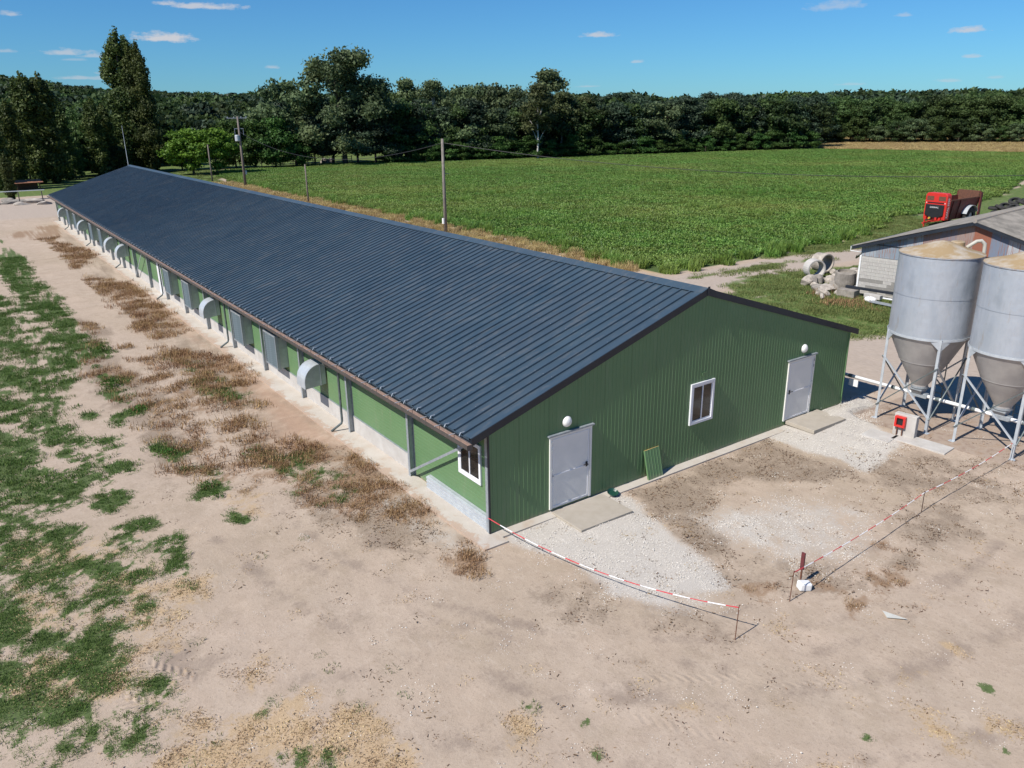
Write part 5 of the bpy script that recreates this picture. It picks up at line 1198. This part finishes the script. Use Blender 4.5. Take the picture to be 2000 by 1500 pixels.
def at_px(px, pybase, pytop, back=0.0):
    g = gp(px, pybase); v = g-CAM; v[2] = 0; dd = np.linalg.norm(v); g = g+v/dd*back
    D = (g-CAM)@dv
    lo, hi = 0., 60.
    for _ in range(30):
        mdl = (lo+hi)/2
        if proj([g[0], g[1], mdl])[1][0] > pytop: lo = mdl
        else: hi = mdl
    return g[0], g[1], lo
def T(key, name, label, cat, px, pyb, pyt, back=0, **kw):
    x, y, h = at_px(px, pyb, pyt, back); return tree(key, name, label, cat, x, y, h-gz(x, y), **kw)
T('poplar_a', 'poplar_tree', 'very tall dark poplar rising behind the far end of the barn roof', 'tree', 270, 336, 62, rz=.4)
T('poplar_a', 'poplar_tree', 'slightly shorter poplar stem joined to the right of the tallest poplar', 'tree', 301, 336, 86, rz=2.3, wide=.85)
T('poplar_b', 'poplar_tree', 'left one of the pair of mid height poplars at the left', 'tree', 80, 360, 144, rz=.2, wide=1.05)
T('poplar_b', 'poplar_tree', 'right one of the pair of mid height poplars at the left', 'tree', 112, 358, 145, rz=1.9, wide=1.05)
for (px, pb, pt, lab) in [(6, 372, 176, 'poplar cut by the left edge of the photo'), (42, 366, 196, 'short poplar between the left edge and the poplar pair'), (136, 352, 196, 'poplar just right of the poplar pair'), (200, 345, 192, 'slim poplar standing left of the very tall one'), (222, 342, 203, 'short poplar touching the very tall one on its left'), (25, 392, 300, 'small young poplar in front at the far left')]:
    T('poplar_b', 'poplar_tree', lab, 'tree', px, pb, pt, wide=1.0, group='poplars at the far end of the yard')
for (px, pb, pt) in [(60, 352, 240), (120, 350, 238), (160, 346, 214), (180, 340, 230), (232, 338, 225), (150, 352, 290), (90, 360, 300), (205, 346, 300), (235, 344, 285), (20, 360, 240)]:
    T('broad_%d' % (px % 4), 'broadleaf_tree', 'dark bushy tree in the belt behind the far end of the barn', 'tree', px, pb, pt, back=3, wide=1.0, group='bushy trees of the left belt')
T('big', 'broadleaf_tree', 'tallest round leafy tree in the middle distance', 'tree', 676, 322, 102, rz=1.0, wide=1.12)
T('broad_1', 'broadleaf_tree', 'grey-green leafy tree joined to the left of the tallest round tree', 'tree', 580, 322, 148, rz=.3, wide=1.0)
T('bright_0', 'acacia_tree', 'bright green low tree just right of the tallest poplars', 'tree', 378, 333, 251, back=-14, wide=1.25); T('bright_0', 'acacia_tree', 'bright green low tree before the transformer pole, second from the poplars', 'tree', 424, 332, 250, back=-14, wide=1.15)
for (px, pb, pt) in [(462, 329, 236), (500, 328, 238), (540, 327, 232), (580, 326, 262), (356, 333, 268)]:
    T('acacia_%d' % (px % 2), 'acacia_tree', 'deep green low tree in the row along the paddock fence', 'tree', px, pb, pt, wide=1.1, group='low trees along the paddock fence')
for (px, pb, pt) in [(616, 322, 232), (652, 321, 205), (700, 321, 200), (735, 320, 205)]:
    T('pine_%d' % (px % 4), 'pine_tree', 'dark pine standing before the tallest round tree', 'tree', px, pb, pt, wide=1.35, group='pines below the tallest round tree')
for (px, pt, lab, k) in [(797, 161, 'grey-green tree whose thin top rises just right of the tallest round tree', 'birch_1'), (775, 180, 'leafy tree close beside the tallest round tree on its right', 'broad_2'), (850, 163, 'slender birch with pale stem left of the broad light green crowns', 'birch_1')]:
    T(k, 'broadleaf_tree', lab, 'tree', px, 314, pt, back=6, wide=1.1)
for px in (895, 925, 958, 985): T('broad_1', 'broadleaf_tree', 'lighter green tree in the dome of crowns at the middle of the wood', 'tree', px, 310, 158+abs(px-940)*.14, back=12, wide=.95, group='light green dome of crowns')
T('birch_1', 'birch_tree', 'tall birch topping the wood in the centre of the photo', 'tree', 1066, 305, 144, back=4, wide=1.5, rz=.5)
T('birch_0', 'birch_tree', 'birch with white trunks left of the tallest birch', 'tree', 1050, 307, 168, back=-9, wide=1.1); T('birch_0', 'birch_tree', 'pale olive birch right of the tallest birch', 'tree', 1098, 305, 182, back=-4, wide=1.2); T('birch_0', 'birch_tree', 'brownish birch farther right before the dark pines', 'tree', 1140, 303, 192, back=-3, wide=1.3)
# wood edge behind the crop: two staggered rows
def edge_y(px): return 318+(px-760)*(288-318)/(1600-760)
px = 762
while px < 1592:
    k = 'pine_%d' % random.randrange(4) if random.random() < .58 else 'broad_%d' % random.choice((0, 1, 2, 3))
    top = 205+random.uniform(-12, 14) if px < 1020 else 198+random.uniform(-10, 14)
    T(k, 'pine_tree' if 'pine' in k else 'broadleaf_tree', ('dark pine' if 'pine' in k else 'dark leafy tree')+' in the edge of the wood behind the crop field', 'tree', px+random.uniform(-5, 5), edge_y(px), top, back=random.uniform(0, 3), wide=1.25, group='edge of the wood behind the crop field')
    px += random.uniform(17, 25)
px = 770
while px < 1600:
    T('pine_%d' % random.randrange(4), 'pine_tree', 'dark pine inside the wood behind the crop field', 'tree', px, edge_y(px)-2, 190+random.uniform(-6, 12), back=14, wide=1.3, group='pines inside the wood behind the crop field'); px += random.uniform(20, 28)
px = 764
while px < 1590:
    T('acacia_%d' % random.randrange(2), 'undergrowth_bush', 'low leafy undergrowth at the foot of the wood behind the crop field', 'bush', px, edge_y(px)+1, edge_y(px)-random.uniform(24, 46), back=-2, wide=1.5, group='undergrowth along the wood edge'); px += random.uniform(26, 40)
# far edge of the wood behind the cereal strip
px = 1580
while px < 2040:
    k = random.choice(('broad_0', 'broad_3', 'broad_2', 'broad_0'))
    T(k, 'broadleaf_tree', 'dark leafy tree at the wood edge behind the ripe cereal strip', 'tree', px, 279+random.uniform(-1, 1), 196+random.uniform(-12, 16), back=0, wide=1.15, group='wood edge behind the cereal strip'); px += random.uniform(17, 25)
px = 1600
while px < 2040:
    T('broad_%d' % random.randrange(4), 'broadleaf_tree', 'low leafy tree at the foot of the wood behind the cereal', 'tree', px, 280, 238+random.uniform(-10, 12), back=-3, wide=1.3, group='low trees at the foot of the far wood'); px += random.uniform(32, 46)
T('broad_0', 'broadleaf_tree', 'dark tree rising above the skyline of the wood near the right edge', 'tree', 1930, 276, 178, back=10, wide=1.2)

# ------------------------------------------------------------------ instanced stuff
def gn_group(name, collname):
    ng = bpy.data.node_groups.new(name, 'GeometryNodeTree')
    ng.interface.new_socket('Geometry', in_out='INPUT', socket_type='NodeSocketGeometry'); ng.interface.new_socket('Geometry', in_out='OUTPUT', socket_type='NodeSocketGeometry')
    gi = ng.nodes.new('NodeGroupInput'); go = ng.nodes.new('NodeGroupOutput'); iop = ng.nodes.new('GeometryNodeInstanceOnPoints'); ci = ng.nodes.new('GeometryNodeCollectionInfo')
    ci.inputs[0].default_value = collname; ci.inputs['Separate Children'].default_value = True; ci.inputs['Reset Children'].default_value = True
    def att(nm, dt):
        a = ng.nodes.new('GeometryNodeInputNamedAttribute'); a.data_type = dt; a.inputs[0].default_value = nm; return a.outputs[0]
    ng.links.new(gi.outputs[0], iop.inputs['Points']); ng.links.new(ci.outputs[0], iop.inputs['Instance']); iop.inputs['Pick Instance'].default_value = True
    ng.links.new(att('idx', 'INT'), iop.inputs['Instance Index']); ng.links.new(att('rot', 'FLOAT_VECTOR'), iop.inputs['Rotation']); ng.links.new(att('scl', 'FLOAT_VECTOR'), iop.inputs['Scale'])
    ng.links.new(iop.outputs[0], go.inputs[0]); return ng
def scatter(name, label, P, meshes, scl, rot=None, tilt=0.0):
    n = len(P)
    if n == 0: return
    cl = bpy.data.collections.new(name+'_sources')
    for i, me in enumerate(meshes):
        o = bpy.data.objects.new('%s_source_%02d' % (name, i), me); cl.objects.link(o)
    me = bpy.data.meshes.new(name); me.vertices.add(n); me.vertices.foreach_set('co', np.asarray(P, np.float32).ravel())
    a = me.attributes.new('idx', 'INT', 'POINT'); a.data.foreach_set('value', rng.integers(0, len(meshes), n).astype(np.int32))
    rt = np.stack([rng.uniform(-tilt, tilt, n), rng.uniform(-tilt, tilt, n), rng.uniform(0, 6.283, n) if rot is None else rot], 1)
    a = me.attributes.new('rot', 'FLOAT_VECTOR', 'POINT'); a.data.foreach_set('vector', rt.astype(np.float32).ravel())
    scl = np.asarray(scl); scl = np.repeat(scl[:, None], 3, 1) if scl.ndim == 1 else scl
    a = me.attributes.new('scl', 'FLOAT_VECTOR', 'POINT'); a.data.foreach_set('vector', scl.astype(np.float32).ravel())
    me.update(); o = bpy.data.objects.new(name, me); col.objects.link(o)
    md = o.modifiers.new('scatter', 'NODES'); md.node_group = gn_group(name+'_nodes', cl)
    return tag(o, label, kind='stuff')
def leaf_mesh(name, n, seed, fn, mat):
    """fn(r) -> list of polygons (tuples of 3d points) ; one tint per polygon"""
    r = random.Random(seed); V = []; F = []; Tn = []
    for i in range(n):
        t = r.random()
        for poly in fn(r):
            b = len(V); V += poly; F.append(tuple(range(b, b+len(poly)))); Tn.append(min(1, max(0, t+r.uniform(-.15, .15))))
    me = bpy.data.meshes.new(name); me.from_pydata([tuple(v) for v in V], [], F); a = me.attributes.new('tint', 'FLOAT', 'FACE'); a.data.foreach_set('value', Tn)
    me.materials.append(mat); me.update(); return me
def blade(r, rad, h, w, bend=.5):
    a = r.uniform(0, 6.28); d = math.sqrt(r.random())*rad; x, y = d*math.cos(a), d*math.sin(a); b = r.uniform(0, 6.28); hh_ = h*r.uniform(.5, 1.1); bx, by = math.cos(b), math.sin(b)
    px_, py_ = -by*w, bx*w; m_ = (x+bx*hh_*bend*.3, y+by*hh_*bend*.3, hh_*.6); t_ = (x+bx*hh_*bend, y+by*hh_*bend, hh_*r.uniform(.75, 1))
    return [[(x-px_, y-py_, -.01), (x+px_, y+py_, -.01), (m_[0]+px_*.7, m_[1]+py_*.7, m_[2]), (m_[0]-px_*.7, m_[1]-py_*.7, m_[2])], [(m_[0]-px_*.7, m_[1]-py_*.7, m_[2]), (m_[0]+px_*.7, m_[1]+py_*.7, m_[2]), t_]]
F_GR = foliage('short_grass', (.042, .095, .018), (.135, .205, .045), .25); F_WD = foliage('dead_weeds', (.14, .072, .034), (.46, .30, .155), .2, .8); F_ST = foliage('straw', (.30, .20, .10), (.62, .48, .29), .1, .8)
F_CR = foliage('crop_leaves', (.072, .158, .028), (.215, .34, .068), .3, .45, ((.34, .36, .10), .035)); F_LT = foliage('litter', (.06, .035, .022), (.26, .17, .10), 0, .9); F_BU = foliage('weed_bush', (.035, .095, .012), (.10, .20, .03), .3)
F_LA = foliage('rough_grass', (.075, .125, .03), (.24, .26, .09), .25); F_DR = foliage('golden_grass', (.30, .22, .09), (.50, .39, .19), .2, .8)
def spray(fx0, fx1, fy0, fy1, dens, fn, bend=None):
    n = int((fx1-fx0)*(fy1-fy0)*dens); x = rng.uniform(fx0, fx1, n); y = rng.uniform(fy0, fy1, n); p = fn(x, y); k = rng.random(n) < p; x, y = x[k], y[k]
    return np.stack([x, y, gh(x, y)], 1)
def free(x, y): return sdf(x, y, [(-.58, -.36), (16.1, -.36), (16.1, 84.2), (-.58, 84.2)]) < 0
def mask_of(ch, x, y, k=1.0, thr=.5, s=2.2, seed=2):
    m = masks(x, y)[ch]; return sstep(.34, .62, broken(ch, x, y, m)+(fbm(x, y, 7.0, 71, 3)-.5)*1.1*(m > .02))*free(x, y)
tuft = [leaf_mesh('tuft', 26, i, lambda r: blade(r, .13, .055, .0045, .8), F_GR) for i in range(4)]
P = np.concatenate([spray(-12, -4, -12, 12, .8, lambda x, y: free(x, y)*sstep(.42, .6, fbm(x, y, .8, 91, 4))*(x < -3-.35*y)), spray(-12, 3, -12, 10, 85, lambda x, y: mask_of('grass', x, y, 2.2)), spray(-22, 0, 10, 60, 26, lambda x, y: mask_of('grass', x, y, 2.0)), spray(2, 16, -12, -3, 20, lambda x, y: mask_of('grass', x, y, 1.2))])
scatter('green_grass', 'short patchy green grass on the sandy yard', P, tuft, rng.uniform(.7, 1.5, len(P))*np.where(P[:, 1] > 10, 1.7, 1), tilt=.15)
weed = [leaf_mesh('weed', 34, 10+i, lambda r: blade(r, .36, .23, .0055, .34)+blade(r, .34, .10, .011, 1.0), F_WD) for i in range(4)]
P = np.concatenate([spray(-12, 14, -12, 12, 15, lambda x, y: mask_of('weed', x, y, 1.6)), spray(-12, 0, 12, 70, 9, lambda x, y: mask_of('weed', x, y, 1.3))])
hs_ = np.where(P[:, 1] > 8, 1.25, np.where(P[:, 0] > 1.5, .45, .85))
scatter('dead_weeds', 'rust-brown dried weeds along the barn and on the yard', P, weed, rng.uniform(.6, 1.25, len(P))*hs_, tilt=.25)
straw = [leaf_mesh('straw', 26, 20+i, lambda r: (lambda x, y, a, l: [[(x, y, .004+r.random()*.012), (x+.005*math.sin(a), y-.005*math.cos(a), .010), (x+l*math.cos(a)+.005*math.sin(a), y+l*math.sin(a)-.005*math.cos(a), .006+r.random()*.03), (x+l*math.cos(a), y+l*math.sin(a), .012)]])(r.uniform(-.16, .16), r.uniform(-.16, .16), r.uniform(0, 6.28), r.uniform(.015, .055)), F_ST) for i in range(4)]
P = np.concatenate([spray(-13, 14, -13, 4, 40, lambda x, y: np.maximum(mask_of('straw', x, y, 1.6), .012*free(x, y))), spray(-14, 0, 4, 20, 10, lambda x, y: mask_of('straw', x, y, 1.4))])
scatter('straw_litter', 'loose pale straw strewn over the sand', P, straw, rng.uniform(.7, 1.4, len(P)), tilt=.05)
lit = [leaf_mesh('litter', 12, 30+i, lambda r: (lambda x, y, a, l, w: [[(x, y, .004), (x+l*math.cos(a), y+l*math.sin(a), .01), (x+l*math.cos(a)-w*math.sin(a), y+l*math.sin(a)+w*math.cos(a), .008+.02*r.random()), (x-w*math.sin(a), y+w*math.cos(a), .015)]])(r.uniform(-.15, .15), r.uniform(-.15, .15), r.uniform(0, 6.28), r.uniform(.015, .06), r.uniform(.004, .018)), F_LT) for i in range(3)]
P = np.concatenate([spray(-13, 19, -13, 8, 22, lambda x, y: np.maximum(mask_of('litter', x, y, 1.3, .45), .07*free(x, y)*(.3+fbm(x, y, .4, 77, 3))))])
scatter('plant_litter', 'small brown plant debris lying on the sand', P, lit, rng.uniform(.5, 1.3, len(P)), tilt=.1)
def stone_fn(r):
    x, y, s = r.uniform(-.2, .2), r.uniform(-.2, .2), r.uniform(.006, .018); a = r.uniform(0, 2); c = [(x+s*math.cos(a+k*1.57)*r.uniform(.7, 1.2), y+s*math.sin(a+k*1.57)*r.uniform(.7, 1.2), 0) for k in range(4)]; t = (x, y, s*.9)
    return [[c[k], c[(k+1) % 4], t] for k in range(4)]
F_SN = pm('gravel_stone', (.70, .66, .60), (.52, .48, .42), 20, .95); stn = [leaf_mesh('stone', 22, 60+i, stone_fn, F_SN) for i in range(3)]
P = spray(0, 19, -7, 1, 30, lambda x, y: np.maximum(mask_of('gravel', x, y, .9, .5, 3), 0)); P2 = spray(-12, 17, -12, 6, 1.6, lambda x, y: free(x, y)*fbm(x, y, .5, 9))
scatter('limestone_gravel', 'loose white limestone stones', np.concatenate([P, P2]), stn, np.concatenate([rng.uniform(.6, 1.3, len(P)), rng.uniform(.4, 1.2, len(P2))]), tilt=.1)
# green weed bushes of the yard
bush = [leaf_mesh('bush', 260, 70+i, lambda r: (lambda a, e, d: [[(math.cos(a)*math.cos(e)*d, math.sin(a)*math.cos(e)*d, math.sin(e)*d*.8), (math.cos(a)*math.cos(e)*d+r.uniform(-.05, .05), math.sin(a)*math.cos(e)*d+r.uniform(-.05, .05), math.sin(e)*d*.8+.05), (math.cos(a)*math.cos(e)*d+r.uniform(-.05, .05), math.sin(a)*math.cos(e)*d+r.uniform(-.05, .05), math.sin(e)*d*.8-.03)]])(r.uniform(0, 6.28), r.uniform(0, 1.5), .35*r.random()**.4), F_BU) for i in range(3)]
for i, (px, py, s, lab) in enumerate([(202, 680, 1.1, 'rounded bright green weed bush, the farthest of the yard bushes'), (220, 748, 1.3, 'widest low green weed bush in the yard, middle one'), (272, 798, .9, 'yellow-green weed clump right below the widest bush'), (188, 712, .6, 'small green weed clump just left below the farthest bush'), (328, 880, .8, 'green weed clump in the brown grass strip'), (405, 945, .7, 'green weed clump nearer the camera than the brown strip'), (425, 965, .6, 'leafy green clump nearest the camera right of the grass')]):
    g = gp(px, py+6); o = bpy.data.objects.new('weed_bush', bush[i % 3]); col.objects.link(o); o.location = (g[0], g[1], gz(g[0], g[1])); o.scale = (s*1.2, s*1.2, s*.9); o.rotation_euler = (0, 0, i); tag(o, lab, 'bush')
# crop: leafy plants in tiles over the whole field
def crop_fn(r):
    x, y = r.uniform(-1, 1), r.uniform(-1, 1); out = []; h = r.uniform(.16, .36)
    for k in range(6):
        a = r.uniform(0, 6.28); l = r.uniform(.08, .16); w = l*.34; c_, s_ = math.cos(a), math.sin(a); z0 = h*r.uniform(.5, .9); z1 = z0+r.uniform(-.04, .12)
        out.append([(x, y, z0*.7), (x+c_*l*.5-s_*w, y+s_*l*.5+c_*w, z0+.03), (x+c_*l, y+s_*l, z1), (x+c_*l*.5+s_*w, y+s_*l*.5-c_*w, z0+.02)])
    return out
crop = [leaf_mesh('crop', 165, 80+i, crop_fn, F_CR) for i in range(5)]
gx2, gy2 = np.meshgrid(np.arange(28, 202, 1.75), np.arange(20, 158, 1.75), indexing='ij'); x, y = gx2.ravel(), gy2.ravel(); x = x+rng.uniform(-.3, .3, len(x)); y = y+rng.uniform(-.3, .3, len(x))
k = sdf(x, y, FIELD) > .4; x, y = x[k], y[k]
rows = fbm(x, y, .09, 31, 3)
scatter('crop_plants', 'dense low green leafy crop covering the field', np.stack([x, y, gh(x, y)], 1), crop, np.stack([np.full(len(x), 1.05), np.full(len(x), 1.05), .75+.7*rows], 1))
# tall weeds inside the crop and along its near edge
tallw = [leaf_mesh('tall_weed', 90, 90+i, lambda r: blade(r, .6, 1.0, .02, .35)+blade(r, .6, .6, .04, .5), F_CR) for i in range(3)]
def edgew(x, y): s = sdf(x, y, FIELD); return (np.abs(s-.3) < .9)*(.35+.6*(fbm(x, y, .3, 44) > .5))*((x < 62) & (y < 125))+(s > 0)*(fbm(x, y, .22, 47, 3) > .66)*.22*(D_(x, y) < 120)
def D_(x, y): return np.hypot(x-CAM[0], y-CAM[1])
P = spray(28, 100, 19, 130, 1.1, edgew)
scatter('tall_weeds', 'taller green weeds rising out of the crop', P, tallw, np.stack([rng.uniform(.7, 1.2, len(P)), rng.uniform(.7, 1.2, len(P)), rng.uniform(.5, 1.15, len(P))], 1))
lawn = [leaf_mesh('rough_grass', 160, 100+i, lambda r: blade(r, .7, .16, .012, .6), F_LA) for i in range(4)]
P = np.concatenate([spray(22, 70, 2, 32, 1.9, lambda x, y: mask_of('lawn', x, y, 1.1, .5, .6)), spray(24, 120, 118, 160, .5, lambda x, y: (masks(x, y)['lawn'] > .5)*1.0)])
scatter('rough_grass', 'rough green grass along the tracks', P, lawn, rng.uniform(.7, 1.3, len(P)))
gold = [leaf_mesh('golden_grass', 120, 110+i, lambda r: blade(r, .5, .5, .012, .45), F_DR) for i in range(3)]
P = spray(27.4, 30.4, 24, 122, 2.6, lambda x, y: ((x > 27.0+.3*fbm(x, y, .2, 5)) & (sdf(x, y, FIELD) < .3))*.8)
scatter('golden_grass', 'golden dry grass between the poles and the crop', P, gold, rng.uniform(.6, 1.2, len(P)))
P = spray(185, 330, 55, 175, .55, lambda x, y: (sdf(x, y, WHEAT) > .5)*1.0)
scatter('cereal_stalks', 'ripe yellow cereal stalks below the far wood', P, gold, np.stack([np.full(len(P), 2.0), np.full(len(P), 2.0), np.full(len(P), 1.2)], 1))
P = spray(30, 40, 5, 12, 3, lambda x, y: mask_of('weed', x, y, 1.2, .4)); scatter('shed_weeds', 'brown dry weeds around the rubble pile', P, weed, rng.uniform(1.2, 2.2, len(P)), tilt=.2)
# ------------------------------------------------------------------ far-off wood: one mass
fw = []
for i in range(5):
    me, _ = crown_mesh('wood_tree', 'round' if i < 4 else 'low', 130+i, 1500, 14, 1.15, FOL[('wood', 'broad', 'wood', 'pine', 'wood')[i]], 1.25); fw.append(me)
n = 16000; D = np.sqrt(rng.uniform(150**2, 760**2, n)); A = rng.uniform(YAW-.78, YAW+.78, n); x = CAM[0]+D*np.sin(A); y = CAM[1]+D*np.cos(A)
WOOD_EDGE = [(-400, 176), (36, 172), (100, 200), (104, 172), (126, 152), (188, 124), (208, 140), (240, 146), (262, 112), (292, 84), (380, 40), (900, 100), (900, 1200), (-700, 1200)]
k = (sdf(x, y, WOOD_EDGE) > 6) & ((D > 330) | (rng.random(n) < .9)) & ~((sdf(x, y, [(38, 160), (72, 160), (80, 215), (38, 215)]) > 0)); x, y, D = x[k], y[k], D[k]
scl = rng.uniform(.68, 1.10, len(x))*(.72+.56*fbm(x, y, .022, 63, 3))*np.where(sstep(200, 320, D) > .5, 1.0, .85)
scatter('far_wood', 'dark green woodland covering the low hills to the skyline', np.stack([x, y, gh(x, y)-.4], 1), fw, np.stack([scl*1.05, scl*1.05, scl], 1))
